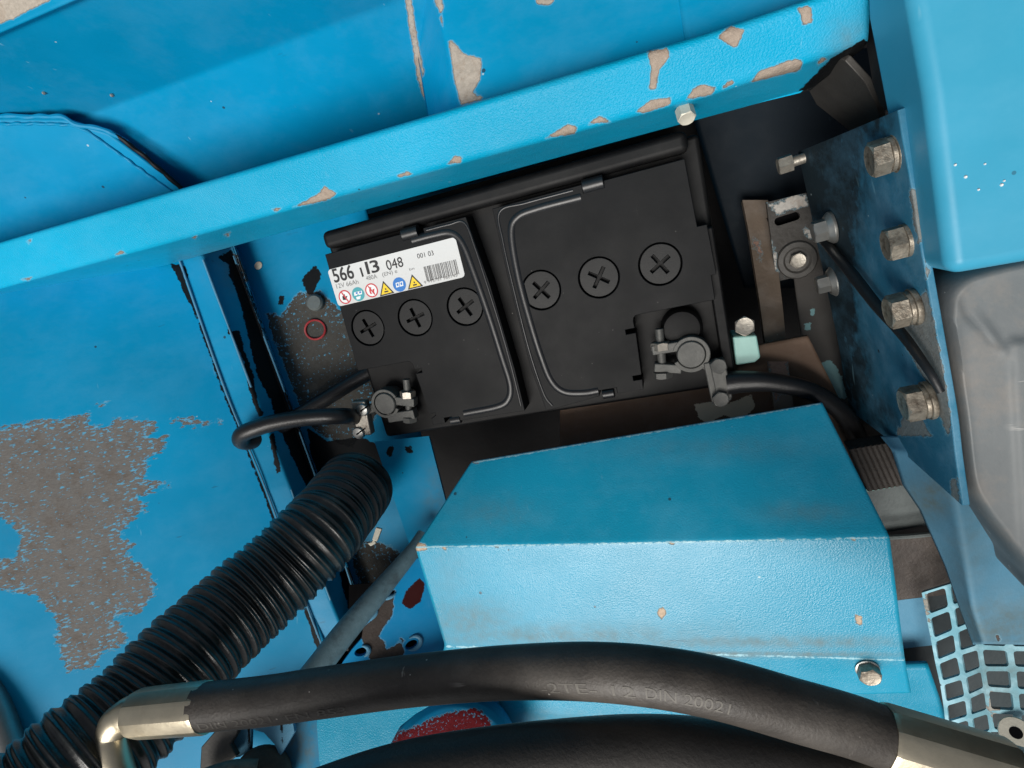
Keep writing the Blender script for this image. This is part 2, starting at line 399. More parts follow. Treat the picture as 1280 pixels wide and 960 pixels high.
M_CORR = simple('corrugated_rubber', (.007, .0095, .010), .31, 0, .35, 90, .25, 500, second=(.045, .052, .05), secsc=60, sect=(.48, .78), dust=.12, dustcol=(.14, .14, .13), spec=.7)
M_CABLE = simple('cable_rubber', (.011, .011, .012), .36, 0, .3, 90, .15, 600, second=(.04, .038, .036), secsc=60, sect=(.6, .8))
M_BLACK = simple('black_rubber', (.010, .011, .013), .5, 0, .4, 50, .25, 300)
M_RIB = simple('ribbed_rubber', (.05, .042, .037), .65, 0, .45, 300, .6, 600)
M_RUST = simple('rusty_steel', (.10, .062, .042), .7, .1, .45, 70, .5, 300, second=(.035, .022, .017), secsc=45, sect=(.4, .65), dust=.2)
M_PIPE = simple('brown_pipe_steel', (.19, .145, .11), .62, .15, .35, 110, .5, 350, second=(.05, .037, .03), secsc=70, sect=(.45, .7))
M_BROWN = simple('dark_brown_steel', (.035, .026, .022), .55, .1, .35, 150, .4, 500, dust=.8, dustcol=(.40, .34, .28))
M_GREYP = simple('dark_grey_steel', (.055, .052, .048), .55, .2, .3, 140, .25, 500, dust=.5)
M_MINT = simple('mint_paint', (.32, .58, .52), .4, 0, .12, 90, .1)
M_CREAM = simple('cream_paint', (.72, .63, .48), .55, 0, .15, 120, .2)
M_ROD = simple('grey_rod_paint', (.10, .17, .20), .5, .1, .3, 120, .3, 400, second=(.035, .045, .05), secsc=60, sect=(.5, .75))
M_REDW = simple('red_plastic', (.34, .03, .035), .4, 0, .2)
M_GREYB = simple('greenish_grey_cap', (.12, .14, .14), .45, .1, .3, 120, .2)

M_FLOOR = simple('bay_floor_grime', (.007, .006, .006), .8, 0, .5, 40, .4, 200)
# ================================================================== SETTING
prism('bay_floor', [(-420, -420), (420, -420), (420, 420), (-420, 420)], -215, -205, M_FLOOR, bev=0, kind='structure')
prism('back_wall', [(-330, 118), (215, 118), (215, 124), (-330, 124)], -204, 45, P_DARK, bev=0, kind='structure')

# ---------------------------------------------------------------- left side panel
PL = Plane((215, 325, 440, 'd'), (405, 810, 432, 'd'), (0, 600, 418, 'd'))
lp = lambda x, y: PL.hit(x, y)
PEEL_MAIN = [(-60, 540), (0, 535), (30, 530), (60, 525), (95, 520), (112, 512), (108, 530), (130, 535), (150, 525), (190, 526), (195, 535), (180, 548), (212, 545), (205, 560), (185, 575), (180, 600), (212, 605), (172, 620), (185, 635), (165, 650), (150, 670), (165, 680), (155, 692), (185, 712), (195, 730), (190, 745), (175, 765), (140, 770), (152, 785), (160, 800), (130, 815), (115, 835), (85, 838), (75, 815), (70, 795), (75, 780), (55, 755), (40, 745), (5, 735), (-60, 725), (-60, 700), (18, 700), (28, 675), (15, 655), (0, 645), (-60, 640)]
PEEL_P = [PEEL_MAIN, [(215, 527), (240, 523), (275, 528), (240, 532)], [(118, 506), (133, 502), (130, 508)]]
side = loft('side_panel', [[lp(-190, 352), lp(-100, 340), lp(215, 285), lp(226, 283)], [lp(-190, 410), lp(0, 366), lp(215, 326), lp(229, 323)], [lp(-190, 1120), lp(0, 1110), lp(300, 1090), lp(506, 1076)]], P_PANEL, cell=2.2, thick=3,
            peel=PEEL_P, tar=[[(214, 330), (226, 332), (240, 372), (236, 378)], [(221, 330), (225, 330), (283, 492), (333, 614), (383, 756), (404, 816), (398, 816), (378, 756), (328, 614), (279, 492)]], dirt=[(15, 640, 60, 120, .12)], label='large blue side panel with a grey patch of peeled paint', cat='panel')  # the long thin dark line paints the shadow beside the post edge
tube('seam_ridge', [lp(-120, 395), lp(0, 366), lp(105, 344), lp(160, 335), lp(214, 325)], [1.0, 1.1, .8, 1.2, .9, 1.3, 1.0], P_PANEL, n=8, parent=side, tar=[[(0, 372), (100, 352), (200, 334), (200, 331), (100, 346), (0, 367)]])

# ---------------------------------------------------------------- folded post between the panel and the battery well
o3 = lambda x, y, d: D(x, y, d)
post = loft('folded_post', [[o3(221, 322, 441), o3(280, 490, 440), o3(330, 612, 437), o3(380, 754, 440), o3(404, 814, 442)],
                            [o3(223, 322, 432), o3(282, 490, 431), o3(332, 612, 428), o3(382, 754, 432), o3(406, 814, 435)],
                            [o3(252, 318, 430), o3(312, 478, 429), o3(362, 608, 426), o3(412, 748, 431), o3(436, 808, 434)],
                            [o3(288, 308, 452), o3(349, 482, 451), o3(397, 612, 449), o3(441, 742, 454), o3(462, 800, 456)],
                            [o3(292, 306, 449), o3(353, 480, 448), o3(401, 610, 446), o3(445, 740, 451), o3(466, 798, 453)],
                            [o3(296, 304, 474), o3(357, 480, 474), o3(405, 610, 472), o3(449, 740, 474), o3(470, 798, 476)]],
            P_DARK, rad=[0, .6, 2.0, .8, .8, 0], cell=1.6, thick=1.5, peel=[[(289, 318), (297, 318), (312, 350), (304, 352)]],
            tar=[[(272, 322), (289, 312), (318, 380), (352, 480), (378, 545), (402, 610), (430, 690), (446, 742), (470, 800), (450, 806), (430, 740), (424, 716), (440, 705), (412, 655), (384, 612), (374, 590), (346, 530), (338, 500), (322, 470), (312, 430), (300, 380), (292, 355), (286, 345), (285, 330)],
                 [(288, 416), (300, 412), (306, 440), (318, 470), (314, 474), (304, 450)], [(304, 455), (312, 452), (322, 500), (330, 520), (324, 522), (314, 495)], [(284, 408), (288, 406), (289, 418), (285, 418)], [(336, 545), (342, 542), (352, 590), (346, 592)], [(226, 334), (232, 332), (236, 350), (231, 352)]],
            dirt=[(300, 330, 40, 40, .5)], label='blue folded post with a black tar stripe beside the battery well', cat='post')

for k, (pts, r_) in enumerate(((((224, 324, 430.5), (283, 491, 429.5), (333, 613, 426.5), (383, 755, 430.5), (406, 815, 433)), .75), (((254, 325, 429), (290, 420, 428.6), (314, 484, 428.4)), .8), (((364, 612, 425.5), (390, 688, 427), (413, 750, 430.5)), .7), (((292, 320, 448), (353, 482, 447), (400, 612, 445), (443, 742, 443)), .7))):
    tube('edge_highlight', [D(*a) for a in pts], [r_, r_ * 1.15, r_ * .8, r_ * 1.1, r_], P_PALE, n=10, m=80, parent=post, tar=[[(290, 330), (298, 330), (330, 420), (322, 424)], [(352, 490), (360, 490), (376, 540), (368, 545)]] if k == 3 else None)  # pale tubes paint the bright highlight along the post's edges
# ---------------------------------------------------------------- peeled panel at the back left of the well
WP = Plane((380, 430, 466, 'd'), (500, 700, 466, 'd'), (500, 430, 464, 'd'))
well = loft('well_panel', [[WP.hit(285, 285), WP.hit(430, 720), WP.hit(520, 960)], [WP.hit(455, 250), WP.hit(520, 520), WP.hit(545, 620), WP.hit(575, 700), WP.hit(640, 940)]], P_DARK, cell=2.0, thick=3,
            peel=[[(333, 392), (352, 394), (362, 378), (372, 366), (400, 365), (460, 420), (470, 520), (440, 560), (405, 545), (385, 530), (372, 500), (352, 450), (340, 420)], [(440, 700), (455, 676), (478, 680), (500, 690), (530, 700), (520, 740), (470, 760), (452, 740)]],
            tar=[[(348, 370), (356, 370), (355, 380), (348, 381)], [(376, 350), (395, 330), (402, 345), (388, 372)], [(384, 535), (410, 552), (450, 545), (480, 560), (490, 610), (478, 640), (440, 600), (400, 600), (388, 570)]],  # last patch paints black tar together with the shade round the hose end
            dirt=[(420, 640, 60, 60, .6)], label='blue and grey peeled panel between the post and battery', cat='panel')
lathe('lit_hole', WP.hit(323, 332, .4), WP.n, [(3.4, 0), (3.4, .4), (2.9, .7)], M_CREAM, n=18, parent=well, sx=.85)  # cream disc stands in for light coming through a hole
c = WP.hit(396, 379); lathe('plug', c, WP.n, [(6.6, 0), (6.6, 5), (5.2, 6.6)], M_GREYB, n=20, parent=well)
tube('red_loop', [WP.hit(394 + 12.5 * math.cos(a) , 412 + 12 * math.sin(a), 1.2 + .8 * math.sin(a * 2)) for a in np.linspace(0, 6.283, 28)], .9, M_REDW, n=8, label='thin red plastic loop lying on the grey peeled panel', cat='cable tie')

# ---------------------------------------------------------------- painted beam over the battery
BCH = [[(366, 259), (382, 251), (401, 240), (405, 232), (420, 242), (412, 249), (390, 255)], [(339, 261), (352, 259), (345, 265)], [(144, 319), (152, 311), (157, 317)], [(33, 302), (40, 299), (36, 305)], [(26, 349), (40, 346), (36, 351)],
       [(494, 219), (509, 214), (516, 217), (501, 222)], [(559, 205), (567, 195), (578, 195), (576, 203)], [(681, 173), (711, 154), (722, 159), (719, 167)], [(734, 156), (749, 144), (764, 152)], [(794, 139), (816, 124), (839, 122), (837, 131), (805, 142)],
       [(809, 64), (835, 60), (837, 71), (824, 88), (820, 112), (811, 112), (814, 88)], [(858, 125), (866, 111), (879, 105), (894, 109), (892, 118)], [(901, 112), (912, 98), (918, 104)], [(938, 103), (950, 88), (995, 73), (1003, 76), (1001, 88)], [(1021, 82), (1025, 71), (1034, 74)],
       [(897, 47), (912, 32), (931, 37), (920, 62), (912, 56)], [(997, 9), (1014, 8), (1016, 28), (1004, 32)], [(280, 293), (288, 290), (286, 296)], [(240, 297), (246, 294), (245, 299)]]
beam = loft('painted_beam', [[(-190, 357, 20), (0, 303, 20), (480, 161, 20), (880, 43, 20), (1090, -28, 20)],
                             [(-190, 357, 78), (0, 303, 78), (480, 161, 78), (880, 43, 78), (1090, -28, 78)],
                             [(-190, 412, 68), (0, 361, 68), (400, 252, 68), (880, 121, 68), (1085, 52, 68)],
                             [(-190, 432, 3), (0, 380, 3), (210, 331, 3), (400, 278, 3), (850, 156, 3), (1015, 112, 14), (1078, 62, 40)],
                             [(-190, 400, 2), (0, 352, 2), (400, 250, 2), (850, 135, 2), (1078, 40, 39)]],
            P_BEAM, rad=[0, 5, 3.5, 2, 0], cell=2.0, thick=2.5, peel=BCH, dirt=[(1060, 60, 25, 40, .7), (290, 318, 50, 14, .6), (240, 325, 20, 10, .6)],
            tar=[[(1040, 72), (1080, 48), (1095, 60), (1060, 92), (1030, 110), (985, 128), (1000, 112)]], label='long bright blue chipped beam above the battery', cat='beam')
c = U(856, 141, 58); hexhead('bolt', c + A(0, 2, 0), A(.05, -.8, .6), 7.5, 7, M_PALEBOLT, parent=beam)

# ---------------------------------------------------------------- upper bay panels behind the beam
up = loft('upper_folded_panel', [[(-190, 60, 112), (-60, 2, 112), (60, -50, 112), (330, -170, 112)], [(-190, 135, 110), (0, 41, 110), (94, 0, 110), (380, -125, 110)], [(-190, 142, 104), (0, 46, 104), (100, 2, 104), (390, -120, 104)],
                                 [(-190, 250, 40), (101, 147, 40), (480, 7, 40), (620, -45, 40)], [(-190, 560, -30), (228, 295, -30), (560, 168, -30), (700, 108, -30)]],
          P_UP, rad=[0, 2, 2, 2.5, 0], cell=3, thick=2.5, peel=[[(-60, 60), (-60, -60), (110, -60), (62, 0), (20, 22), (0, 30)], [(505, -10), (513, -10), (519, 30), (524, 60), (534, 100), (530, 124), (522, 100), (514, 50)]], label='blue folded panel in the upper left corner above the beam', cat='panel')
sheetC = Plane((0, 146, 64), (229, 240, 14), (0, 310, 32))
lw = loft('lower_welded_sheet', [[sheetC.hit(-190, 140, 0), sheetC.hit(0, 148, 0), sheetC.hit(80, 149, 0), sheetC.hit(135, 166, 0), sheetC.hit(240, 246, 0)], [sheetC.hit(-190, 420), sheetC.hit(0, 400), sheetC.hit(240, 340)]], P_UP, cell=3, thick=2, label='blue sheet welded in below the left fold above the beam', cat='sheet')
def bead(path, parent, r=1.3):
    P = cr([sheetC.hit(x, y, .6) for x, y in path], 90); s = np.arange(90)
    tube('weld_bead', P + np.stack([np.sin(s * .9) * .25, np.cos(s * .7) * .25, np.zeros(90)], 1), r + .45 * np.abs(np.sin(s * .55)), P_UP, n=8, raw=True, parent=parent, kind='stuff', tar=[[(140, 164), (168, 180), (232, 232), (228, 240), (160, 186)]])
bead([(-80, 146), (0, 145), (40, 146), (76, 146), (97, 156), (135, 164), (170, 187), (200, 212), (232, 240)], lw)
bead([(0, 155), (60, 155), (100, 160), (140, 186), (180, 215), (215, 240)], lw, .7)
for (x, y) in ((35, 115), (55, 116), (140, 119)):
    P = U(x, y, 66); lathe('weld_spatter', P, A(-.1, -.3, .9), [(1.0, -1), (1.1, .3), (.6, 1.0)], M_SILVER, n=10, parent=up)
ub = loft('upper_box_panel', [[(507, -60, 16), (510, 0, 16), (531, 124, 12), (537, 156, 11)], [(540, -60, 44), (545, 0, 46), (576, 134, 56), (580, 150, 57)], [(900, -180, 44), (900, -90, 46), (915, 36, 56), (919, 52, 57)]], P_UP, rad=[0, 2.5, 0], cell=2.2, thick=2.5,
          peel=[[(560, 50), (567, 52), (580, 67), (602, 73), (601, 97), (591, 116), (606, 123), (576, 131), (568, 100)], [(667, -5), (694, -5), (692, 3), (684, 7), (672, 5)], [(541, -10), (549, -10), (555, 10), (551, 16), (545, 8)], [(548, 20), (552, 20), (554, 36)], [(508, -10), (514, -10), (520, 30), (518, 42), (524, 60), (531, 92), (528, 96), (519, 62), (512, 28)]],
          label='blue box panel with a beige bare patch behind the beam', cat='panel')
ux = loft('upper_cover_strip', [[(846, -120, 50), (848, 0, 52), (857, 52, 58), (860, 72, 59)], [(1010, -150, 50), (1020, -90, 53), (1036, -24, 57), (1042, -4, 58)]], P_UP, cell=3, thick=2, label='plain blue strip lapped over the box panel behind the beam', cat='strip')

# ---------------------------------------------------------------- flange plate with four bolts
EDGE = [(1122, 138), (1129, 180), (1140, 240), (1149, 300), (1160, 360), (1176, 450), (1188, 520), (1194, 570), (1203, 632)]
ep = np.array([U(x, y, 100) for x, y in EDGE])
dirv = ep[-1] - ep[0]; dirv /= np.linalg.norm(dirv); nw = np.cross(dirv, A(0, 0, 1)); nw = nw if nw[0] < 0 else -nw; nw /= np.linalg.norm(nw)
low = ep.copy(); low[:, 2] = -36
mid = ep.copy(); mid[:, 2] = 20
back = ep - nw * 3.0
backlow = back.copy(); backlow[:, 2] = -36
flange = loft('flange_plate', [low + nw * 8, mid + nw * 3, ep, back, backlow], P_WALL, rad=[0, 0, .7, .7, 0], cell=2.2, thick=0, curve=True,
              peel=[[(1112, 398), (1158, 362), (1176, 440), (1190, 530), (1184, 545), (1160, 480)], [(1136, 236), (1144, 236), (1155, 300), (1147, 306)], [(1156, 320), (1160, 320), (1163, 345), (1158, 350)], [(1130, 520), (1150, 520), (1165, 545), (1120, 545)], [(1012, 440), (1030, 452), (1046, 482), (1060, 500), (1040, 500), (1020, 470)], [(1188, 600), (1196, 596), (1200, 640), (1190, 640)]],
              dirt=[(1015, 150, 60, 80, 4), (1030, 240, 42, 80, 3.5), (1040, 320, 28, 70, 3), (1052, 400, 20, 60, 2.5), (1070, 470, 20, 50, 2), (1095, 150, 28, 40, 1.2), (1100, 520, 30, 30, 1)], label='blue flange plate holding four large hex bolts', cat='plate')  # blobs: dark soiling plus painted shade fading out the plate's left side
def wallbolt(px, py, z, af, rot, hl=9.0):
    c = U(px, py, z)
    b = hexhead('bolt', c + nw * 3.8, nw, af, hl, M_BOLT, rot=rot, parent=flange)
    lathe('washer', c, nw, [(af * .60, -.5), (af * .62, 0), (af * .62, 1.6), (af * .58, 1.8)], M_BOLT, n=28, parent=b)
    lathe('spring_washer', c, nw, [(af * .5, 1.8), (af * .56, 2.0), (af * .56, 3.5), (af * .5, 3.8)], M_BOLT, n=28, parent=b)
wallbolt(1122, 190, 89, 12.6, .15, 6.5); wallbolt(1141, 298, 88, 12.6, .5, 6.5); wallbolt(1144, 383, 86, 13.2, .2, 7); wallbolt(1162, 500, 84, 14.2, .42, 7)

# ---------------------------------------------------------------- blue tank, grey casting, blue pillar at the right
tk = [U(x, y, 104)[:2] for x, y in ((1106, -170), (1112, 0), (1136, 130), (1150, 240), (1163, 340), (1290, 318), (1480, 290), (1480, -170))]
prism('blue_tank', tk, 78, 120, P_TANK, bev=5.5, seg=5, ang=60, label='big smooth light blue tank in the upper right corner', cat='tank', dirt=[(1150, 300, 30, 60, .35)],
      peel=[[(1120, 16), (1125, 16), (1124, 28), (1121, 27)]])
for x, y, r_ in ((1194, 206, .5), (1207, 221, .6), (1231, 205, .4), (1223, 237, .45), (1252, 231, .6), (1255, 226, .4)):
    lathe('paint_drip_glint', U(x, y, 120), A(0, 0, 1), [(r_, -.2), (r_, .2), (r_ * .5, .6)], M_WINK, n=8, parent=bpy.data.objects['blue_tank'])  # white colour paints the glint on small drips
def casting():
    out = [(1166, 384), (1170, 360), (1182, 344), (1210, 332), (1290, 314), (1420, 300), (1440, 780), (1300, 748), (1275, 712), (1240, 660), (1216, 628), (1198, 590), (1186, 500)]
    o = cr(np.array([U(x, y, 84)[:2] for x, y in out + out[:1]]), 240)[:-1]
    ctr = U(1290, 500, 84)[:2]; rings = []
    prof = [(1, -60), (1, 60), (1, 82), (.994, 87), (.982, 91), (.965, 94), (.945, 95.5)] + [(s, 96 + (1 - s)) for s in np.linspace(.93, .02, 46)]
    P = np.array([[*(ctr + (p - ctr) * s), z] for s, z in prof for p in o]); im = proj(P); S_ = np.repeat([s for s, _ in prof], len(o)); top = P[:, 2] > 86
    sg = lambda v: 1 / (1 + np.exp(-np.clip(v, -40, 40))); X, Y = im[:, 0], im[:, 1]
    edge = sdf(im, [[(1196, 372), (1215, 352), (1250, 342), (1300, 330), (1420, 310), (1420, 420), (1262, 425), (1248, 436), (1236, 428), (1222, 410), (1205, 396)]])
    h = 1.6 * sg(edge / 1.8) * sg((Y - 300) / 4) * sg((462 - Y) / 7)                       # wall round the sunken upper pocket
    h += 1.5 * np.exp(-(((X - 1236) * .80 - (Y - 416) * .55) / 6.5) ** 2 - ((Y - 418) / 22) ** 2)
    h += 1.1 * sg((X - 1262 - .06 * (Y - 430)) / 2.0) * sg((Y - 424) / 2.5)
    h += 1.4 * sg(-(X - 1206 - .12 * (Y - 500)) / 3) * sg((Y - 405) / 9)
    P[:, 2] += np.where(top, h * np.clip((1 - S_) * 14, 0, 1), 0)
    n = len(o); Fc = [(i * n + k, i * n + (k + 1) % n, (i + 1) * n + (k + 1) % n, (i + 1) * n + k) for i in range(len(prof) - 1) for k in range(n)]
    return P, Fc
M_CAST = simple('grey_cast_paint', (.135, .15, .157), .52, 0, .12, 30, .2, 220, spec=.35, scratch=.6, second=(.19, .18, .168), secsc=11, sect=(.5, .62), dust=.3, dustcol=(.6, .58, .55))
V_, F_ = casting(); F_ = orient(V_, F_)
mk('grey_casting', V_, F_, M_CAST, ang=70, label='rounded grey cast housing at the right edge below the tank', cat='casting')
loft('pillar_foot', [[(1100, 545, 20), (1114, 562, 36), (1128, 606, 38), (1149, 637, 38), (1180, 706, 38), (1199, 760, 38), (1216, 806, 38)], [(1176, 545, 66), (1182, 562, 66), (1192, 614, 66), (1205, 695, 62), (1215, 760, 60), (1229, 805, 60)], [(1205, 545, 62), (1210, 580, 62), (1222, 625, 60), (1290, 700, 52), (1340, 752, 46), (1380, 808, 44)]],
     P_PALE, rad=[0, 4, 0], cell=2.2, thick=3, curve=False, peel=[[(1243, 793), (1249, 792), (1254, 800), (1248, 802)]], dirt=[(1165, 620, 40, 30, .9), (1210, 690, 30, 60, .5), (1250, 780, 90, 40, .8)], label='pale blue pillar foot below the bolted flange', cat='bracket')

# ---------------------------------------------------------------- cover box
cv = loft('cover_box', [[(588, 600, -30), (1030, 530, -30)], [(590, 576, 16), (1027, 502, 18)], [(519, 684, 52), (800, 678, 56), (1112, 671, 60)], [(556, 806, 52), (800, 812, 55), (1131, 824, 60)], [(538, 872, 50), (800, 876, 53), (1139, 866, 58)]],
          P_COVER, rad=[0, 2.0, 2.2, 3, 0], cell=2.0, thick=2.0, peel=[[(516, 676), (532, 680), (534, 687), (520, 690)], [(550, 684), (560, 683), (558, 689)], [(615, 682), (624, 682), (622, 686)], [(832, 677), (846, 677), (842, 682)], [(972, 673), (980, 673), (978, 678)], [(1060, 672), (1070, 672), (1068, 677)], [(827, 757), (834, 766), (827, 775), (821, 766)], [(1068, 768), (1078, 770), (1078, 782), (1070, 780)], [(760, 535), (775, 534), (772, 538)], [(588, 578), (600, 575), (598, 579)]], tar=[[(519, 683.3), (800, 678), (1112, 671), (1112, 672.6), (800, 679.6), (519, 684.9)], [(592, 577), (1026, 503.5), (1026, 505), (592, 579)], [(556, 807), (1131, 824.5), (1131, 826), (556, 809)]],  # thin pale lines paint the edge highlight and wear on the folds
          dirt=[(590, 775, 55, 26, .7), (700, 795, 200, 16, .7), (560, 720, 30, 60, .25), (1090, 820, 40, 12, .4), (960, 803, 220, 9, .8), (850, 818, 300, 4, 1.3), (620, 640, 60, 20, .35), (900, 560, 120, 18, .3), (1010, 640, 60, 14, .4)], label='folded light blue sheet metal cover in front of the battery', cat='cover')
fb = Plane((538, 872, 50), (1131, 824, 60), (1139, 866, 58))
c = fb.hit(1084, 836); b_ = hexhead('bolt', c + fb.n * 1.0, fb.n, 10.5, 6.0, M_BOLT, rot=.3, parent=cv)
lathe('washer', c, fb.n, [(6.2, 0), (6.4, .3), (6.4, .9), (6.0, 1.1)], M_SILVER, parent=b_)
base = loft('base_plate', [[(560, 850, 8), (1160, 830, 8)], [(600, 885, 8), (770, 899, 8), (900, 908, 8), (1010, 925, 8), (1200, 945, 8)], [(600, 1150, -16), (770, 1165, -16), (900, 1175, -16), (1200, 1200, -16)]], P_PALE if False else P_COVER, rad=[0, 2, 0], cell=3, thick=3, dirt=[(680, 900, 80, 14, .5)], label='blue base plate running below the cover behind the hoses', cat='plate')

# ---------------------------------------------------------------- battery
bat = thing('battery', (4, 10, -195), 'black car battery with white label under the blue beam', 'battery')
prism('case', [(-124, -69), (137, -69), (137, 88), (-124, 88)], -195, -15, M_CASE, bev=3, parent=bat)
prism('handle', [(-120, 78.5), (130, 78.5), (130, 91), (-120, 91)], -16, -3, M_CASE, bev=4.5, seg=4, ang=70, parent=bat)
prism('side_rim', [(129.6, -66), (136.6, -66), (136.6, 34), (129.6, 34)], -14.9, -6, M_CASE, bev=1.5, parent=bat)
def caphole(x, y, r, n=36): return [A(x + r * math.cos(t), y + r * math.sin(t), 0) for t in np.linspace(0, 2 * math.pi, n, endpoint=False)]
PX = [-103, -65, -27, 27, 65, 103]
def arc(cx, cy, r, a0, a1, n=7): return [(cx + r * math.cos(math.radians(a)), cy + r * math.sin(math.radians(a))) for a in np.linspace(a0, a1, n)]
left_o = [(-119, 75.5), (-58, 75.5), (-58, 71), (-42, 71), (-42, 75.5), (-11, 75.5), (-6, 30), (-3, -30), (-3, -60), (-58, -60), (-58, -56), (-64, -56), (-64, -60), (-74, -60), (-74, -55), (-70, -53), (-70, -51), (-74, -52), (-76, -20), (-71, -20), (-71, -17), (-76.2, -17), (-76.8, -12.5), (-78.5, -10.4), (-121, -10)]
right_o = [(7.5, 76), (66, 76), (66, 71), (78, 71), (78, 75), (126.5, 75), (127.5, 36), (133, 36), (134, 6), (131, 6), (131, -9), (84, -9)] + arc(84, -12, 3, 90, 180, 4) + [(81, -17), (75, -17), (75, -20), (81, -20), (79.5, -48), (74, -48), (74, -51), (79.5, -51), (79, -58), (62, -58), (62, -54), (50, -54), (50, -58), (16, -62), (12, -62), (8, -30), (7, 30)]
for o_, xs in ((left_o, PX[:3]), (right_o, PX[3:])):
    lid = plate('lid', [A(x, y, 0) for x, y in o_], None, M_BAT, thick=14.9, holes=[caphole(x, 19, 13.0) for x in xs], parent=bat, bev=.45, seg=2)
    for i, x in enumerate(xs):
        a = random.uniform(.15, .55) if xs[0] < 0 else (.62, .95, .55)[i]
        cr_ = []
        for q in range(4):
            t = a + q * math.pi / 2; u = A(math.cos(t), math.sin(t), 0); v = A(-u[1], u[0], 0); c0 = A(x, 19, 0)
            cr_ += [c0 + u * 7 - v * 1.0, c0 + u * 7 + v * 1.0, c0 + (u + v) * 1.0]
        vc = plate('vent_cap', caphole(x, 19, 12.2), None, M_CAP, thick=5, holes=[cr_], parent=bat, bev=.4)
        vc.location.z -= .0006
        lathe('slot_floor', A(x, 19, -4.2), A(0, 0, 1), [(11, -.6), (11, 0)], M_CASE, n=20, parent=vc)
rib = lambda pts, r=1.5, m=90: tube('lid_rib', [A(x, y, z) for x, y, z in pts], r, M_GLOSSB, n=12, m=m, parent=bat)
rib([(-52, 69.5, -2.4), (-36, 69.5, -2.4), (-24, 68, -2.4), (-18, 60, -2.4), (-15, 40, -2.4), (-12, 10, -2.4), (-10, -20, -2.4), (-9, -40, -2.4), (-13, -50, -2.4), (-22, -54, -2.4), (-48, -55, -2.4)], 3.5)
rib([(-40, 73.6, -.6), (-24, 73.4, -.6), (-13, 72, -.6), (-10, 55, -.6), (-8, 30, -.6), (-6, 0, -.6), (-5, -30, -.6), (-5, -56, -.6)], 1.1)
rib([(64, 69, -2.4), (36, 69, -2.4), (22, 67, -2.4), (16, 58, -2.4), (14, 30, -2.4), (15, 0, -2.4), (17, -25, -2.4), (20, -42, -2.4), (27, -51, -2.4), (40, -54, -2.4), (50, -54, -2.4)], 3.5)
rib([(60, 74, -.6), (30, 74, -.6), (12, 73, -.6), (9.5, 55, -.6), (9.2, 20, -.6), (10, -20, -.6), (13, -50, -.6), (17, -59.5, -.6)], 1.1)
for x0, x1, y in ((-58, -46, 74.5), (66, 79, 74.3), (-60, -52, -59), (52, 60, -57.5)):
    tube('hinge_barrel', [A(x0, y, -2), A(x1, y, -2)], 4.4 if y > 0 else 3.2, M_GLOSSB, n=20, m=4, parent=bat, bev=.5)
for x, y, r in ((*U(481, 505, 3)[:2], 8.6), (*U(864, 443.5, 3)[:2], 9.0)):
    lathe('terminal_post', A(x, y, -14), A(0, 0, 1), [(r + .4, 0), (r + .1, 8), (r - .5, 16.6), (r - 1.0, 17.2)], M_LEAD, n=36, parent=bat)
lathe('terminal_collar', A(109, -24, -15), A(0, 0, 1), [(13, 0), (13, 8), (11, 11), (8, 11.5)], M_CASE, n=32, parent=bat)
# label
lab_o = []
for cx, cy, a0 in ((-23.8, 62.3, 0), (-118, 62.3, 90), (-118, 40.9, 180), (-23.8, 40.9, 270)): lab_o += arc(cx, cy, 2.5, a0, a0 + 90, 6)
lab = plate('label', [A(x, y, .35) for x, y in lab_o], None, M_LABEL, thick=.3, parent=bat, bev=0)
Z = lambda zx, zy: U(380 + zx * 260 / 1280, 260 + zy * 195 / 960, .4)
def flat(name, V, Fc, mat, h=.05):
    V = np.array(V, float); V[:, 2] = .4 + h
    return mk(name, V, Fc, mat, parent=lab)
def text(s, bl, br, h, mat, bold=0):
    V, Fc = glyphs(s); a, b = Z(*bl), Z(*br); ux = (b - a); L = np.linalg.norm(ux); ux /= L; uy = A(-ux[1], ux[0], 0)
    px = math.hypot(br[0] - bl[0], br[1] - bl[1]); hm = h * L / px
    P = np.array([a + ux * v[0] * L + uy * v[1] * hm for v in V]); VV = [P]; FF = [tuple(f) for f in Fc]
    if bold:
        for k, (dx, dy) in enumerate(((bold, 0), (0, bold), (bold, bold))):
            q = P + ux * dx + uy * dy; q = q + A(0, 0, 0); VV.append(q); FF += [tuple(i + (k + 1) * len(P) for i in f) for f in Fc]
    W = np.vstack(VV); W[:, 2] = .45
    if bold:
        for k in range(4): W[k * len(P):(k + 1) * len(P), 2] += .012 * k
    return mk('lettering', W, FF, mat, parent=lab)
text('566', (190, 462), (312, 432), 72, M_INK, .35)
text('1', (358, 424), (369, 421), 50, M_INK)
text('1', (391, 409), (405, 406), 65, M_INK, .4); text('3', (420, 403), (468, 391), 65, M_INK, .35)
text('048', (515, 385), (615, 360), 55, M_INK, .08)
text('001 03', (700, 312), (800, 290), 27, M_INK)
text('12V 66Ah', (203, 497), (338, 466), 25, M_INKG)
text('480A', (385, 447), (452, 432), 24, M_INKG)
text('(EN) e', (487, 430), (578, 405), 28, M_INKG)
text('9 995751 960145', (742, 468), (945, 422), 17, M_INKG)
text('bn', (650, 386), (680, 378), 14, M_INKG)
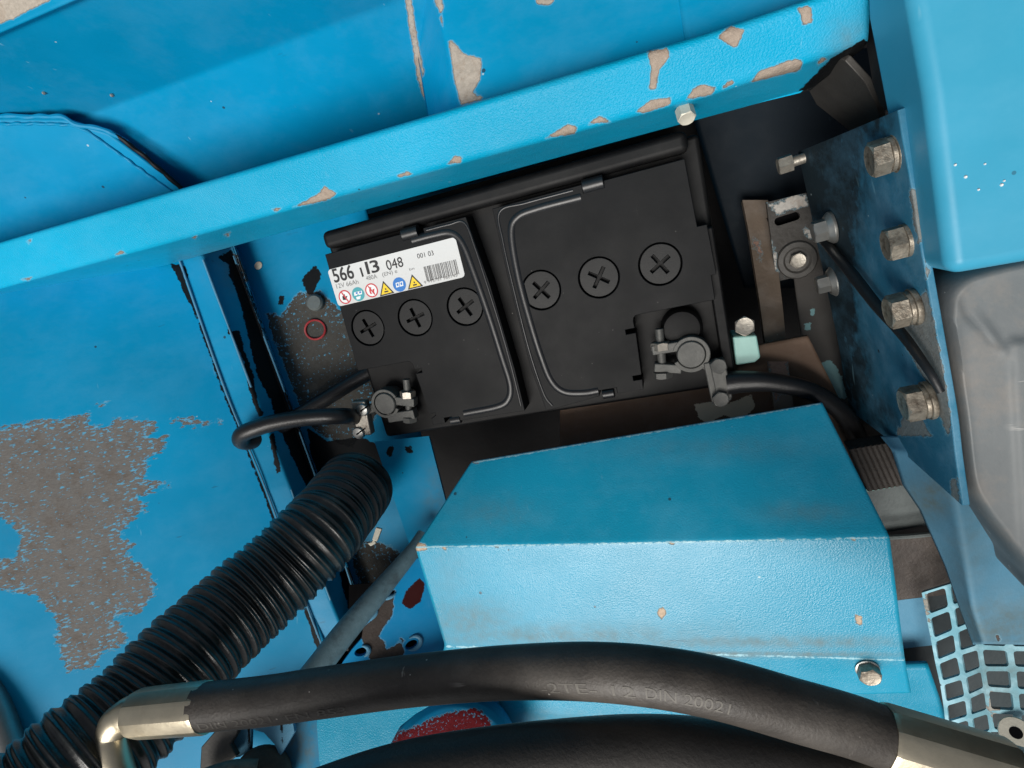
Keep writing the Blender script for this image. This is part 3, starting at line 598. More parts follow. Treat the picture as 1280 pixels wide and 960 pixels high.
# barcode
tl, tr, bl_, br_ = Z(735, 362), Z(940, 315), Z(757, 452), Z(962, 406); bars = []; bf = []; x = 0.
while x < .985:
    wd = random.choice((.010, .010, .016, .022)); p = [tl + (tr - tl) * x, tl + (tr - tl) * (x + wd), bl_ + (br_ - bl_) * (x + wd), bl_ + (br_ - bl_) * x]
    bf.append(tuple(len(bars) + k for k in (3, 2, 1, 0))); bars += p; x += wd + random.choice((.010, .014, .02, .028))
flat('barcode', bars, bf, M_INK)
def disc(zx, zy, r, mat, r0=0., h=.05, name='pictogram'):
    c = Z(zx, zy); k = np.linalg.norm(Z(zx + r, zy - r * .2) - c) / 1.02; n = 32; V = []; Fc = []
    for i in range(n):
        t = 2 * math.pi * i / n; V += [c + A(math.cos(t), math.sin(t), 0) * k, c + A(math.cos(t), math.sin(t), 0) * k * r0]
    if r0: Fc = [(2 * i, 2 * ((i + 1) % n), 2 * ((i + 1) % n) + 1, 2 * i + 1) for i in range(n)]
    else: V = V[::2]; Fc = [tuple(range(n))]
    return flat(name, V, Fc, mat, h)
def polyp(pts, mat, h, name='pictogram'):
    V = [Z(*p) for p in pts]; n = len(V); ar = sum(V[i - 1][0] * V[i][1] - V[i][0] * V[i - 1][1] for i in range(n))
    return flat(name, V, [tuple(range(n)) if ar > 0 else tuple(range(n))[::-1]], mat, h)
disc(252, 548, 38, M_WINK); disc(252, 548, 38, M_RED, .82, .10); polyp([(228, 522), (234, 517), (277, 573), (271, 578)], M_RED, .14)
polyp([(236, 545), (250, 528), (254, 545), (268, 540), (258, 566), (240, 566)], M_INK, .12)
disc(334, 530, 38, M_TEAL); polyp([(308, 520), (356, 508), (358, 530), (340, 535), (332, 528), (326, 538), (310, 540)], M_WINK, .1); polyp([(318, 520), (330, 517), (331, 527), (320, 530)], M_BLU, .13); polyp([(340, 514), (351, 512), (352, 522), (341, 526)], M_BLU, .13); polyp([(320, 548), (350, 540), (346, 560), (326, 564)], M_WINK, .1)
disc(416, 507, 39, M_WINK); disc(416, 507, 39, M_RED, .82, .10); polyp([(392, 484), (397, 479), (440, 530), (435, 535)], M_RED, .14); polyp([(402, 490), (414, 486), (412, 512), (420, 530), (408, 528), (402, 512)], M_RED, .12); polyp([(422, 500), (434, 496), (432, 514), (436, 526), (424, 524)], M_RED, .12)
for ax_, ay, bx, by, cx, cy in ((486, 448, 468, 545, 556, 522), (663, 408, 640, 503, 734, 480)):
    polyp([(ax_, ay), (bx, by), (cx, cy)], M_INK, .08); g = lambda x, y: ((x * .74 + (ax_ + bx + cx) / 3 * .26), (y * .74 + (ay + by + cy) / 3 * .26))
    polyp([g(ax_, ay), g(bx, by), g(cx, cy)], M_YEL, .12); mx, my = (ax_ + bx + cx) / 3, (ay + by + cy) / 3
    polyp([(mx - 10, my + 8), (mx + 14, my + 2), (mx + 18, my + 10), (mx - 6, my + 16)], M_INK, .16); polyp([(mx - 6, my - 10), (mx + 2, my - 12), (mx + 6, my - 2), (mx - 2, my)], M_INK, .16)
disc(587, 471, 40, M_BLU); polyp([(564, 462), (584, 456), (588, 484), (568, 490)], M_WINK, .1); polyp([(588, 455), (608, 450), (612, 478), (592, 484)], M_WINK, .1); polyp([(570, 466), (580, 463), (583, 478), (573, 481)], M_BLU, .14); polyp([(593, 460), (603, 457), (606, 472), (596, 475)], M_BLU, .14)
# ---------------------------------------------------------------- battery leads with their clamps
def clamp(lead, ctr, r_out, ears, bolt, nut_r, gap, zz=1.5):
    c = U(*ctr, zz); a0, a1 = gap
    out_ = [c + A(math.cos(t), math.sin(t), 0) * r_out for t in np.linspace(a0, a1, 40)] + [c + A(math.cos(t), math.sin(t), 0) * 8.7 for t in np.linspace(a1, a0, 40)]
    cl = plate('clamp_ring', out_, None, M_LEAD, thick=9.4, parent=lead, bev=.6)
    for p, q, hw in ears:
        a, b = U(*p, zz - 4.2), U(*q, zz - 4.2); d = (b - a) / 2; n = A(-d[1], d[0], 0); n /= np.linalg.norm(n)
        obox('clamp_ear', (a + b) / 2, d, n * hw, A(0, 0, 3.9), M_LEAD, bev=.7, parent=lead)
    a, b = U(*bolt[0], zz - 4), U(*bolt[1], zz - 4); d = (a - b) / np.linalg.norm(a - b)
    bo = tube('clamp_bolt', [b, a], 2.7, M_LEAD, n=16, m=4, parent=lead)
    hexhead('bolt_head', b + d * 3.5, -d, nut_r * 2, 4.0, M_LEAD, rot=.2, parent=bo)
    L = np.linalg.norm(a - b); hexhead('nut', a - d * L * .42, d, nut_r * 2, 5.0, M_STEEL, rot=.25, parent=bo)
rl = thing('battery_lead', U(897, 477, 0), 'black battery lead on the right terminal curving down to the flange', 'cable', 'battery leads')
clamp(rl, (864, 443.5), 11.6, [((858, 430), (815, 437), 3.1), ((852, 460), (818, 458), 2.9)], ((824, 411), (829, 471)), 5.4, (math.radians(198), math.radians(198 + 318)))
c = U(897, 476, 0); d1 = (U(902, 500, 0) - U(892, 452, 0)) / 2; d2 = A(-d1[1], d1[0], 0) / np.linalg.norm(d1)
obox('saddle', c - A(0, 0, 1.5), d1 * 1.06, d2 * 6.2, A(0, 0, 4), M_LEAD, bev=1, parent=rl)
obox('saddle_cap', c + A(2, 0, 2.2), d1 * .92, d2 * 4.6, A(0, 0, 1.6), M_LEAD, bev=1, parent=rl)
for p in ((897, 457), (900, 498)): hexhead('saddle_bolt', U(*p, 3.5), A(.1, .1, 1), 9, 4.2, M_LEAD, rot=.4, parent=rl)
obox('lug', (U(880, 452, -3) + U(890, 462, -3)) / 2, (U(892, 464, -3) - U(876, 448, -3)) / 2, A(2, 3, 0), A(0, 0, 3), M_LEAD, bev=.8, parent=rl)
tube('cable', [U(909, 479, 0), U(930, 477, 1), U(965, 478, 2), U(1010, 488, 0), U(1045, 509, -6), U(1066, 535, -14), U(1076, 562, -24), U(1080, 600, -34)], [7.4, 6.0, 5.6, 5.6, 5.6, 5.6, 5.6], M_CABLE, n=24, m=70, parent=rl)
ll = thing('battery_lead', U(452, 520, 0), 'black battery lead looping left from the left terminal', 'cable', 'battery leads')
clamp(ll, (481, 505), 11.2, [((493, 499), (520, 502), 3.2), ((487, 521), (520, 516), 3.6)], ((508, 474), (513, 526)), 5.0, (math.radians(20), math.radians(20 + 310)))
c = U(453, 522, 0); d1 = (U(457, 543, 0) - U(449, 503, 0)) / 2; d2 = A(-d1[1], d1[0], 0) / np.linalg.norm(d1)
obox('saddle', c - A(0, 0, 1), d1 * 1.05, d2 * 6, A(0, 0, 3.6), M_STEEL, bev=1, parent=ll)
obox('lug', (U(462, 512, -3) + U(470, 508, -3)) / 2, (U(474, 507, -3) - U(456, 514, -3)) / 2, A(1, 3.4, 0), A(0, 0, 3), M_LEAD, bev=.8, parent=ll)
for p in ((455, 511), (450, 540)):
    h = lathe('saddle_screw', U(*p, 1), A(0, 0, 1), [(5, 0), (5, 2.2), (4.2, 3.4), (2, 3.9)], M_SILVER, n=18, parent=ll)
    obox('screw_slot', U(*p, 4.75), A(3.6, 1.6, 0), A(-.25, .5, 0), A(0, 0, .3), M_HOLE, bev=0, parent=h)
tube('cable', [U(444, 521, 0), D(425, 520, 416), D(385, 522, 413), D(345, 528, 411), D(318, 536, 411), D(303, 543, 414), D(302, 551, 421), D(316, 551, 429), D(345, 537, 440), D(395, 506, 449), D(440, 478, 451), D(475, 458, 453)], 6.0, M_CABLE, n=24, m=110, parent=ll)

# ---------------------------------------------------------------- right of the battery: floor plate, pipe, worn plate, bracket
P_RUSTP = paint('rust_plate', base=(.14, .09, .062), chip=(.05, .03, .022), amp=6, nsc=220, tarcol=(.66, .58, .44), op=.4, opsc=300, rough=.6, fade=.15)
P_STRIP = paint('rusty_strip', base=(.19, .145, .11), chip=(.32, .20, .155), amp=12, nsc=240, op=.5, opsc=300, rough=.6, fade=.25, specks=1, film=.3)
P_WORN = paint('worn_plate', base=(.12, .112, .105), chip=(.05, .04, .035), amp=8, nsc=330, tarcol=(.28, .50, .52), op=.25, opsc=400, rough=.5, fade=.1)
fl = Plane((700, 560, -22), (950, 520, -22), (900, 600, -22))
loft('rusty_tray', [[(700, 480, -22), (1010, 420, -22)], [(700, 760, -22), (1120, 640, -22)]], P_RUSTP, cell=2.5, thick=4, tar=[[(868, 506), (900, 500), (912, 505), (940, 492), (944, 508), (928, 526), (905, 518), (886, 530), (874, 524)]], label='rusty brown tray seen in the gap between battery and cover', cat='tray')
loft('rusty_strip', [[(928, 250, -100), (936, 290, -88), (950, 380, -56), (962, 470, -14), (972, 540, -12)], [(960, 250, -100), (967, 290, -88), (978, 380, -56), (987, 470, -14), (996, 540, -12)]], P_STRIP, cell=2, thick=5, bev=.6, peel=[[(955, 430), (975, 425), (990, 480), (970, 500)], [(940, 300), (950, 300), (952, 330)]], label='brown rusty flat strip running down beside the battery', cat='strip')
loft('worn_plate', [[(980, 250, -110), (986, 300, -98), (1010, 480, -50), (1015, 600, -30)], [(1060, 250, -100), (1078, 420, -62), (1100, 500, -46), (1130, 600, -26)]], P_WORN, cell=1.6, thick=3, tar=[[(1005, 405), (1014, 404), (1013, 413), (1006, 413)], [(1013, 385), (1019, 384), (1018, 395), (1013, 394)], [(1020, 455), (1040, 450), (1052, 470), (1060, 500), (1045, 495), (1030, 480)], [(1012, 455), (1018, 458), (1020, 476), (1014, 470)]], label='dark worn plate with mint paint flakes behind the flange', cat='plate')
P_DEEP = paint('recess_shade_blue', base=(.0006, .007, .014), chip=(.01, .01, .01), amp=8, op=.1, rough=.6, fade=.05, specks=.3)  # near-black base puts the recess's shade into the colour
loft('recess_shade_sheet', [[(840, 60, -104), (930, 360, -128)], [(1120, 60, -104), (1070, 360, -128)]], P_DEEP, cell=4, thick=3, label='near-black blue sheet standing in for shade behind the slotted bracket', cat='panel')
mb = thing('mint_block', U(935, 438, -30), 'small mint green block with a bolt beside the battery', 'block')
prism('block', [U(x, y, -8)[:2] for x, y in ((916, 421), (946, 419), (951, 447), (944, 453), (920, 457))], -30, -8, M_MINT, bev=1.2, parent=mb)
hexhead('bolt', U(930, 408, -14), A(0, .2, 1), 11, 6, M_STEEL, rot=.4, parent=mb)
wallP = Plane(ep[0], ep[4], low[0])
rb = thing('slotted_bracket', U(995, 300, -70), 'worn steel bracket with a slot and ring bolt', 'bracket')
RP = Plane((960, 252, -70), (1008, 241, -70), (970, 350, -70))
slot = []
for cx, cy, a0 in ((995, 270, -100), (973, 277, 80)): slot += [(cx + 5 * math.cos(math.radians(a)), cy + 5.2 * math.sin(math.radians(a))) for a in np.linspace(a0, a0 + 180, 8)]
P_STEELP = paint('worn_bracket', base=(.05, .046, .042), chip=(.42, .40, .37), amp=9, nsc=300, op=.5, opsc=350, rough=.5, fade=.15)
plate('bracket_plate', [(958, 253), (1008, 241), (1014, 268), (1019, 290), (1031, 338), (971, 352)], RP, P_STEELP, thick=4, holes=[slot], parent=rb, bev=.6, cell=2, peel=[[(960, 255), (975, 254), (985, 246), (1006, 243), (1010, 258), (985, 262), (972, 268)], [(1005, 284), (1018, 290), (1020, 300), (1008, 296)], [(964, 300), (970, 318), (972, 340), (968, 340)], [(984, 346), (1000, 343), (998, 347)]])
obox('slot_backing', RP.hit(984, 274) - A(0, 0, 8), A(10, 2.6, 0), A(-1.5, 6, 0), A(0, 0, .5), M_HOLE, bev=0, parent=rb)
c = RP.hit(996, 325); lathe('ring_washer', c, A(0, 0, 1), [(12.6, 0), (12.8, 1.2), (12, 2.2), (9, 2.4), (7.6, 1.4)], M_GREYP, n=36, parent=rb)
lathe('bush', c, A(0, 0, 1), [(7.4, 0), (7.4, 1.2)], M_HOLE, n=28, parent=rb); hexhead('bolt', c + A(0, 0, 1), A(0, 0, 1), 9.6, 5, M_STEEL, rot=.2, parent=rb)
for (x, y, af) in ((1054, 280, 11), (1056, 348, 9.5)):
    c = wallP.hit(x, y); b_ = hexhead('bolt', c + nw * 9, nw, af, 7, M_SILVER, rot=.35, parent=flange)
    lathe('washer', c + nw * 5, nw, [(9, 0), (9.2, .6), (9.2, 1.6), (7, 4.2)], M_SILVER, n=26, parent=b_); tube('shank', [c - nw * 2, c + nw * 6], 4, M_SILVER, n=16, m=6, parent=b_)
c = wallP.hit(1022, 192); hexhead('bolt', c + nw * 14, nw, 9, 8, M_STEEL, rot=.3, parent=flange); tube('stud', [c, c + nw * 15], 3, M_STEEL, n=14, m=4, parent=flange)
tube('stay_rod', [wallP.hit(1022, 292, 9), wallP.hit(1058, 334, 8), wallP.hit(1096, 382, 6.5), wallP.hit(1128, 418, 5), wallP.hit(1160, 462, 4), wallP.hit(1176, 490, 2)], [2.4, 2.7, 2.9, 2.6, 2.2, 1.6], M_BLACK, n=18, m=50, label='thin black stay rod leaning across the flange plate', cat='rod')
# rubber strip and gusset at the beam end
rs = Plane((1075, 0, 66), (1100, 60, 72), (1108, 140, 58))
plate('rubber_strip', [(1074, -60), (1098, -60), (1104, 20), (1110, 70), (1119, 128), (1112, 142), (1100, 132), (1090, 105), (1083, 60)], rs, M_BLACK, thick=3, bev=.8, label='black rubber strip between the beam end and tank', cat='rubber strip')
gs = Plane((1040, 72, 44), (1094, 130, 40), (1060, 110, 30))
plate('gusset', [(1042, 70), (1056, 76), (1082, 104), (1096, 132), (1104, 160), (1070, 170), (1020, 130), (1010, 112)], gs, M_GREYP, thick=3, bev=.6, label='dark triangular gusset under the beam end', cat='gusset')
# ribbed rubber block and plates below the flange
rbk = thing('ribbed_block', U(1095, 585, -6), 'dark ribbed rubber block beside the blue cover', 'block')
q = lambda u, v: (1061 + u * 54 + v * 24, 560 - u * 9 + v * 53)
plate('backing', [q(0, 0), q(1, 0), q(1, 1), q(0, 1)], Plane((1060, 560, 6), (1115, 552, 6), (1085, 612, 6)), M_RIB, thick=12, bev=.5, parent=rbk)
for i in range(8):
    u = (i + .5) / 8; a, b = q(u, .01), q(u, .99); tube('rib', [U(*a, 6.5), U(*b, 6.5)], 1.9, M_RIB, n=12, m=24, parent=rbk)
plate('grey_ledge', [(1078, 614), (1135, 604), (1170, 655), (1098, 668)], Plane((1080, 614, -2), (1140, 606, -2), (1110, 664, -8)), M_GREYB, thick=3, bev=.5, label='grey ledge plate under the ribbed block', cat='plate')
tube('ledge_lip', [U(1080, 613, 0), U(1110, 608, 0), U(1136, 603, 0)], 1.1, M_MINT, n=8, m=10, label='thin mint edge strip along the ribbed block', cat='strip')
plate('brown_flat', [(1100, 676), (1165, 668), (1200, 742), (1112, 752)], Plane((1113, 672, 2), (1165, 668, 2), (1122, 748, -2)), M_BROWN, thick=4, bev=.6, label='dark brown scratched flat plate right of the cover', cat='plate')
tube('flat_lip', [U(1108, 672, 6), U(1140, 670, 6), U(1168, 667, 6)], 1.5, M_GREYB, n=8, m=10, label='pale lip along the top of the brown flat plate', cat='strip')
plate('blue_ledge', [(1110, 752), (1158, 746), (1172, 806), (1120, 812)], Plane((1123, 748, -6), (1155, 746, -6), (1137, 806, -10)), P_PALE, thick=3, bev=.5, cell=4, label='small pale blue ledge beside the cover corner', cat='plate')

# ---------------------------------------------------------------- perforated guard
cols = [[(1152, 741), (1158, 772), (1164, 802), (1169, 829), (1175, 855), (1179, 881), (1182, 906), (1186, 932)], [(1184, 731), (1189, 760), (1194, 789), (1198, 817), (1204, 846), (1209, 872), (1212, 897), (1216, 922)],
        [(1213, 722), (1217, 749), (1221, 777), (1224, 809), (1228, 836), (1232, 861), (1236, 889), (1240, 915)], [(1256, 722), (1258, 750), (1260, 780), (1262, 811), (1266, 836), (1269, 864), (1272, 891), (1276, 915)],
        [(1298, 722), (1300, 750), (1302, 780), (1303, 811), (1306, 838), (1309, 866), (1312, 891), (1316, 915)], [(1340, 722), (1342, 750), (1344, 780), (1346, 812), (1348, 840), (1352, 868), (1354, 892), (1358, 915)]]
zc = [16, 23, 30, 29, 28, 27]; V = []; Fc = []
def lerp4(a, b, c, d, u, v): return (a * (1 - u) + b * u) * (1 - v) + (d * (1 - u) + c * u) * v
corner = {}
for i in range(6):
    for j in range(8): corner[i, j] = len(V); V.append(U(*cols[i][j], zc[i]))
for i in range(5):
    for j in range(7):
        a, b, c, d = [V[corner[k]] for k in ((i, j), (i + 1, j), (i + 1, j + 1), (i, j + 1))]
        w_, h_ = np.linalg.norm(b - a), np.linalg.norm(d - a); e, g = 1.65 / w_, 1.65 / h_; idx = []
        e0 = e * (1.6 if i == 0 else 1)
        loop = []
        for (u, v, su, sv) in ((e0, g, 1, 1), (1 - e, g, -1, 1), (1 - e, 1 - g, -1, -1), (e0, 1 - g, 1, -1)):
            ru, rv = .1, .12
            pts = [(u, v + sv * rv), (u + su * ru * .3, v + sv * rv * .3), (u + su * ru, v)]
            if su * sv < 0: pts = pts[::-1]
            loop.append([lerp4(a, b, c, d, *p) for p in pts])
        ids = []
        for l in loop:
            ids.append([len(V) + k for k in range(3)]); V += l
        cs = [corner[k] for k in ((i, j), (i + 1, j), (i + 1, j + 1), (i, j + 1))]
        for k in range(4):
            Fc.append((cs[k], ids[k][0], ids[k][1], ids[k][2])); Fc.append((cs[k], ids[k][2], ids[(k + 1) % 4][0], cs[(k + 1) % 4]))
Fc = orient(np.array(V), Fc)
mk('perforated_guard', V, Fc, P_MESH, thick=2.2, bev=.5, ang=30, peel=[[(1240, 860), (1256, 880), (1244, 905), (1232, 880)], [(1152, 742), (1160, 742), (1166, 800), (1160, 800)]], dirt=[(1250, 850, 50, 60, .8)], label='pale blue perforated guard plate in the lower right corner', cat='guard')
M_GBASE = simple('dark_teal_grime', (.010, .022, .027), .6, 0, .5, 60, .3, 200)
gp = thing('large_washer', U(1270, 915, 36), 'cream round washer in the bottom right corner', 'washer')
c = U(1270, 916, 38); ax = (CAM - c) / np.linalg.norm(CAM - c)
lathe('ring', c, ax, [(8.3, -3), (8.5, 0), (8.0, .8), (3.2, .8)], M_PALEBOLT, n=36, parent=gp); lathe('bore', c, ax, [(3.2, .5), (3.2, .9)], M_HOLE, n=20, parent=gp)
lathe('guard_base', U(1225, 870, -26), A(0, 0, 1), [(95, 0), (95, 1)], M_GBASE, n=24, label='dark plate lying below the perforated guard', cat='plate')

# ---------------------------------------------------------------- lower left pieces
st = Plane((470, 560, 452, 'd'), (545, 548, 448, 'd'), (515, 690, 440, 'd'))
plate('blue_strap', [(468, 552), (536, 545), (556, 622), (575, 700), (520, 705)], st, P_DARK, thick=4, cell=2, bev=.6, dirt=[(545, 620, 20, 50, .5)], tar=[[(484, 558), (492, 558), (490, 572), (484, 570)], [(506, 560), (514, 556), (516, 566), (510, 568)]], label='flat blue strap running down from under the battery', cat='strap')
wc = thing('white_clip', D(468, 670, 452), 'tiny white plastic clip by the end of corrugated hose', 'clip')
cp = Plane((475, 660, 440, 'd'), (463, 682, 440, 'd'), (470, 670, 438, 'd')) if False else st
plate('blade', [(470, 659), (477, 661), (471, 677), (465, 675)], cp, M_PALEBOLT, thick=3, off=8, bev=.5, parent=wc); plate('foot', [(459, 679), (463, 683), (470, 679), (467, 674), (464, 678)], cp, M_PALEBOLT, thick=3, off=7, bev=.5, parent=wc)
tube('grey_rod', [D(530, 668, 428), D(515, 690, 420), D(475, 738, 405), (D(430, 792, 390)), D(396, 836, 378), D(350, 895, 362)], [5.2, 6.2, 7.6, 8.2, 8.4, 8.6], M_ROD, n=24, m=60, label='grey painted rod slanting up to the cover corner', cat='rod')
bk = Plane((430, 815, 418, 'd'), (560, 800, 430, 'd'), (515, 700, 436, 'd'))
ell = lambda cx, cy, rx, ry, a, n=18: [(cx + rx * math.cos(t) * math.cos(a) - ry * math.sin(t) * math.sin(a), cy + rx * math.cos(t) * math.sin(a) + ry * math.sin(t) * math.cos(a)) for t in np.linspace(0, 2 * math.pi, n, endpoint=False)]
pb = plate('peeled_bracket', [(420, 850), (427, 830), (440, 812), (452, 798), (456, 770), (462, 748), (475, 742), (488, 722), (503, 708), (520, 698), (560, 700), (590, 790), (580, 860)], bk, P_BRACKET, thick=7, cell=1.8, bev=.6, holes=[ell(451, 815, 8.5, 5.2, -.35), ell(484, 741, 9, 4.2, -.2), ell(514, 806, 8.5, 5, -.6), ell(463, 765, 7, 4, -.8)],
           peel=[[(452, 785), (464, 776), (470, 762), (478, 752), (490, 748), (492, 758), (489, 772), (480, 782), (473, 796), (482, 803), (482, 812), (494, 808), (500, 800), (505, 812), (503, 828), (466, 832), (456, 808), (451, 795)], [(476, 742), (494, 738), (492, 750), (484, 752)], [(500, 797), (506, 800), (502, 806)]],
           tar=[[(502, 754), (508, 738), (524, 723), (532, 730), (526, 752), (512, 762)]], label='blue bracket with round holes and brown peeled patch', cat='bracket')
for (cx, cy, rx, ry, a, t0, t1) in ((463, 765, 9.5, 6.5, -.8, .3, 3.6), (516, 804, 11, 7.5, -.6, -1.6, 2.6), (484, 741, 11, 6, -.2, .4, 2.9), (451, 815, 10.5, 7, -.35, -1.2, 1.4)):
    tube('hole_rim', [bk.hit(cx + rx * math.cos(t) * math.cos(a) - ry * math.sin(t) * math.sin(a), cy + rx * math.cos(t) * math.sin(a) + ry * math.sin(t) * math.cos(a), .4) for t in np.linspace(t0, t1, 9)], [.5, 1.5, 1.8, 1.6, .5], P_PALE, n=10, m=30, parent=pb)
obox('hole_backing', bk.hit(480, 780, -14), (bk.hit(540, 770) - bk.hit(440, 780)) * .45, (bk.hit(480, 700) - bk.hit(480, 830)) * .42, bk.n * .5, M_HOLE, bev=0, parent=pb)
hc = D(566, 968, 420); ha = (CAM - hc) / np.linalg.norm(CAM - hc); ha = ha + A(-.05, -.35, .0); ha /= np.linalg.norm(ha)
prof = [(54, -60), (54, -12), (53, -5), (50, 1), (45, 4.5), (40, 6), (30, 7.5), (15, 8.5), (.5, 9)]
lathe('round_housing', hc, ha, [p for a, b in zip(prof[:-1], prof[1:]) for p in [(a[0] + (b[0] - a[0]) * t / 5, a[1] + (b[1] - a[1]) * t / 5) for t in range(5)]] + [prof[-1]], P_RED, n=110, ang=60,
      peel=[[(484, 990), (487, 938), (497, 910), (505, 914), (520, 908), (535, 900), (560, 891), (590, 886), (602, 889), (614, 905), (628, 920), (650, 1000)]], label='round blue housing with a worn red patch under the hoses', cat='housing')
lg = Plane((410, 900, 400, 'd'), (550, 870, 398, 'd'), (440, 970, 392, 'd'))
lgp = plate('blue_lug', [(396, 905), (400, 880), (450, 850), (545, 850), (548, 876), (520, 892), (500, 908), (490, 926), (482, 946), (470, 944), (455, 948), (444, 962), (438, 1000), (408, 1000), (399, 950)], lg, P_COVER, thick=8, cell=3, bev=1.5, label='smooth blue lug plate under the left of the hose', cat='plate')
tube('bright_rim', [lg.hit(443, 966, .3), lg.hit(450, 953, .3), lg.hit(460, 945, .3), lg.hit(471, 942, .3)], 1.2, M_WINK, n=8, m=20, parent=lgp)
dk = Plane((350, 950, 412, 'd'), (400, 900, 412, 'd'), (370, 905, 416, 'd'))
plate('dark_blue_plate', [(345, 962), (358, 925), (366, 880), (402, 870), (404, 975), (350, 985)], dk, P_DARK, thick=3, cell=3, dirt=[(375, 930, 40, 40, .9)], label='dirty dark blue plate left of the blue lug', cat='plate')
sl = Plane((285, 940, 405, 'd'), (352, 900, 405, 'd'), (330, 940, 402, 'd'))
plate('bent_blue_tab', [(284, 948), (286, 905), (300, 885), (362, 880), (368, 915), (350, 945), (343, 930), (330, 916), (314, 911), (313, 938), (300, 946)], sl, P_PALE, thick=3, cell=3, tar=[[(308, 890), (312, 890), (314, 940), (310, 940)], [(350, 890), (353, 890), (354, 936), (350, 936)]], label='pale blue bent tab behind the rusty fitting', cat='tab')
gl = Plane((251, 934, 400, 'd'), (300, 905, 400, 'd'), (285, 950, 396, 'd'))
plate('grey_bracket', [(248, 985), (251, 934), (277, 904), (300, 895), (296, 918), (288, 930), (296, 945), (282, 956), (300, 990)], gl, M_GREYP, thick=5, bev=1, label='dark grey bracket corner at the bottom left of the hose', cat='bracket')
rf = thing('rusty_fitting', D(320, 965, 380), 'brown rusty round fitting at the bottom edge', 'fitting')
c = D(328, 972, 392); ax = (CAM - c) / np.linalg.norm(CAM - c)
lathe('cap', c, ax + A(.3, .2, 0), [(20, -20), (20, -4), (18, 2), (13, 6), (6, 8), (1, 8.4)], M_RUST, n=36, parent=rf, ang=60)
tube('stem', [D(240, 985, 380), D(285, 968, 380), D(320, 966, 384)], [9, 8, 8], M_PIPE, n=20, m=30, parent=rf)
tube('silver_pipe', [D(-30, 845, 408), D(-8, 890, 403), D(14, 960, 397), D(26, 1040, 390)], 11, M_SILVER, n=28, m=40, label='bright metal pipe at the lower left corner', cat='pipe')

# ---------------------------------------------------------------- corrugated hose
cpts = [(446, 607, 421), (437, 619, 408), (403, 661, 376), (352, 713, 357), (299, 760, 338), (236, 820, 312), (170, 890, 288), (100, 950, 268), (10, 1030, 250), (-110, 1130, 232), (-260, 1250, 216)]
cw = cr([D(*p) for p in cpts], 900); ds = np.concatenate([[0], np.cumsum(np.linalg.norm(np.diff(cw, axis=0), axis=1))])
ph = (ds / 7.2) % 1.0
prof = 27 - 2.1 * np.power(.5 + .5 * np.cos(2 * np.pi * ph), 1.5) - .5 * np.exp(-((ph - .5) / .08) ** 2) + .3 * np.exp(-((np.abs(ph - .5) - .17) / .05) ** 2) + .3 * np.sin(ds * .13) + .2 * np.sin(ds * .31)
tube('corrugated_hose', cw, prof, M_CORR, n=56, raw=True, ang=80, label='thick black corrugated hose sloping across the blue panel', cat='hose')

# ---------------------------------------------------------------- hydraulic hoses
hw = lambda x, y, w, d=20.: D(x, y, d * F / w)
h1 = thing('hydraulic_hose', hw(640, 840, 63), 'upper black hydraulic hose with brass coloured fittings and faint lettering', 'hose', 'hydraulic hoses')
hp = cr([hw(*p) for p in ((250, 884, 57), (330, 876, 58), (400, 866, 59), (520, 850, 60), (640, 840, 63), (760, 840, 69), (880, 856, 73), (1000, 889, 74), (1060, 906, 74), (1112, 924, 74))], 180)
tube('rubber_sleeve', hp, 10, M_HOSE, n=48, raw=True, parent=h1)
def wrap(s, at, length, phi, height, mat, reach=.3):
    V, Fc = glyphs(s); bm = bmesh.new(); vs = [bm.verts.new((v[0] * length, v[1] * height, 0)) for v in V]
    for f in Fc:
        try: bm.faces.new([vs[i] for i in f])
        except ValueError: pass
    for t in np.arange(1, height, 1.2): bmesh.ops.bisect_plane(bm, geom=bm.verts[:] + bm.edges[:] + bm.faces[:], plane_co=(0, t, 0), plane_no=(0, 1, 0), dist=1e-5)
    bm.verts.index_update(); X = np.array([v.co[:] for v in bm.verts]); FF = [[v.index for v in f.verts] for f in bm.faces]; bm.free()
    sl_ = np.concatenate([[0], np.cumsum(np.linalg.norm(np.diff(hp, axis=0), axis=1))]); tg = np.gradient(hp, axis=0); O = []
    for x, y, _ in X:
        p = A(*[np.interp(at + x, sl_, hp[:, k]) for k in range(3)]); t = A(*[np.interp(at + x, sl_, tg[:, k]) for k in range(3)]); t /= np.linalg.norm(t)
        e1 = CAM - p; e1 -= t * (e1 @ t); e1 /= np.linalg.norm(e1); e2 = np.cross(e1, t); a = phi + y / 10.0
        O.append(p + (10 + .12) * (math.cos(a) * e1 + math.sin(a) * e2))
    return mk('lettering', O, FF, mat, parent=h1)
M_FAINT = simple('faint_print', (.13, .12, .105), .6, 0, .6, 900, .1, 900)
sl_all = np.concatenate([[0], np.cumsum(np.linalg.norm(np.diff(hp, axis=0), axis=1))])
hpx = proj(hp)
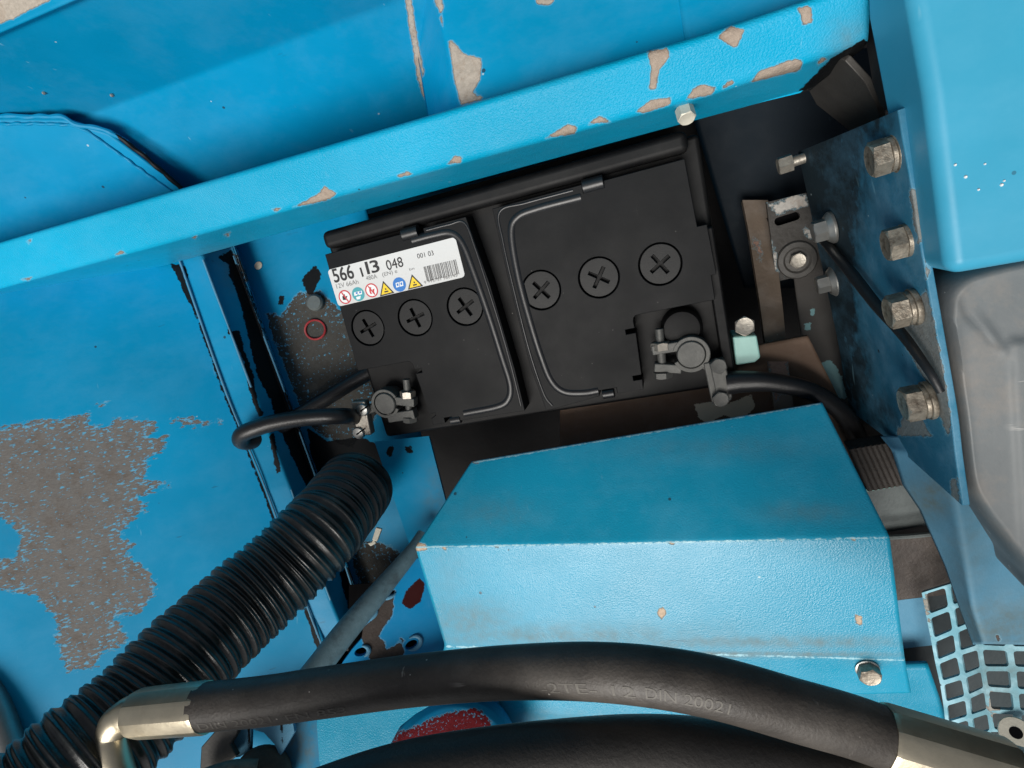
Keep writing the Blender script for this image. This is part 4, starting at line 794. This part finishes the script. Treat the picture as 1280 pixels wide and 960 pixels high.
def at_px(x): return float(np.interp(x, hpx[:, 0], sl_all))
PHI = math.radians(-58)
wrap('DIN 20021', at_px(264), at_px(352) - at_px(264), PHI, 3.6, M_FAINT)
wrap('EN 853', at_px(370), at_px(440) - at_px(370), PHI, 3.4, M_FAINT)
wrap('-2TE- 12', at_px(690), at_px(800) - at_px(690), math.radians(-46), 3.9, M_FAINT)
wrap('DIN 20021', at_px(812), at_px(905) - at_px(812), math.radians(-44), 3.9, M_FAINT)
def fitting(pts, name, rads, **kw): return tube(name, pts, rads, M_ZINC, n=64, ang=14, parent=h1, raw=True, flute=(10, .032), **kw)
def seg(a, b, ts): return [a + (b - a) * t for t in ts]
a, b = hw(258, 884, 57), hw(170, 892, 55)
fitting(seg(a, b, (-.02, 0, .03, .5, .9, .97, 1)), 'ferrule', [10.7, 10.85, 11.00, 10.83, 10.67, 10.17, 8.75])
hexel = cr([hw(176, 891, 55), hw(162, 893, 55), hw(147, 902, 55), hw(139, 920, 55), hw(141, 945, 55.5), hw(152, 985, 56), hw(165, 1030, 57), hw(185, 1120, 58)], 60)
tube('elbow', hexel, np.interp(np.linspace(0, 1, 60), [0, .06, .1, .2, 1], [8.00, 8.00, 7.17, 7.00, 7.17]), M_ZINC, n=32, raw=True, parent=h1)
a, b = hw(1104, 921, 74), hw(1262, 968, 76)
fitting(seg(a, b, (-.02, 0, .02, .5, .95, .985, 1)), 'ferrule', [10.7, 10.9, 11.08, 11.00, 11.00, 10.50, 9.17])
tube('end_nut', seg(b, b + (b - a), (.0, .04, .12, .5)), [9.17, 8.67, 10.00, 10.00], M_STEEL, n=6, raw=True, parent=h1, ang=20)
h2 = tube('hydraulic_hose', [D(x, y, 24 * F / 84) for x, y in ((60, 1200), (170, 1120), (300, 1050), (420, 1003), (500, 978), (580, 963), (680, 951), (790, 943), (880, 946), (980, 960), (1100, 984), (1250, 1015), (1400, 1050))], 12.6, M_HOSEB, n=48, m=160,
          label='lower plain black hydraulic hose along the bottom edge', cat='hose', group='hydraulic hoses')
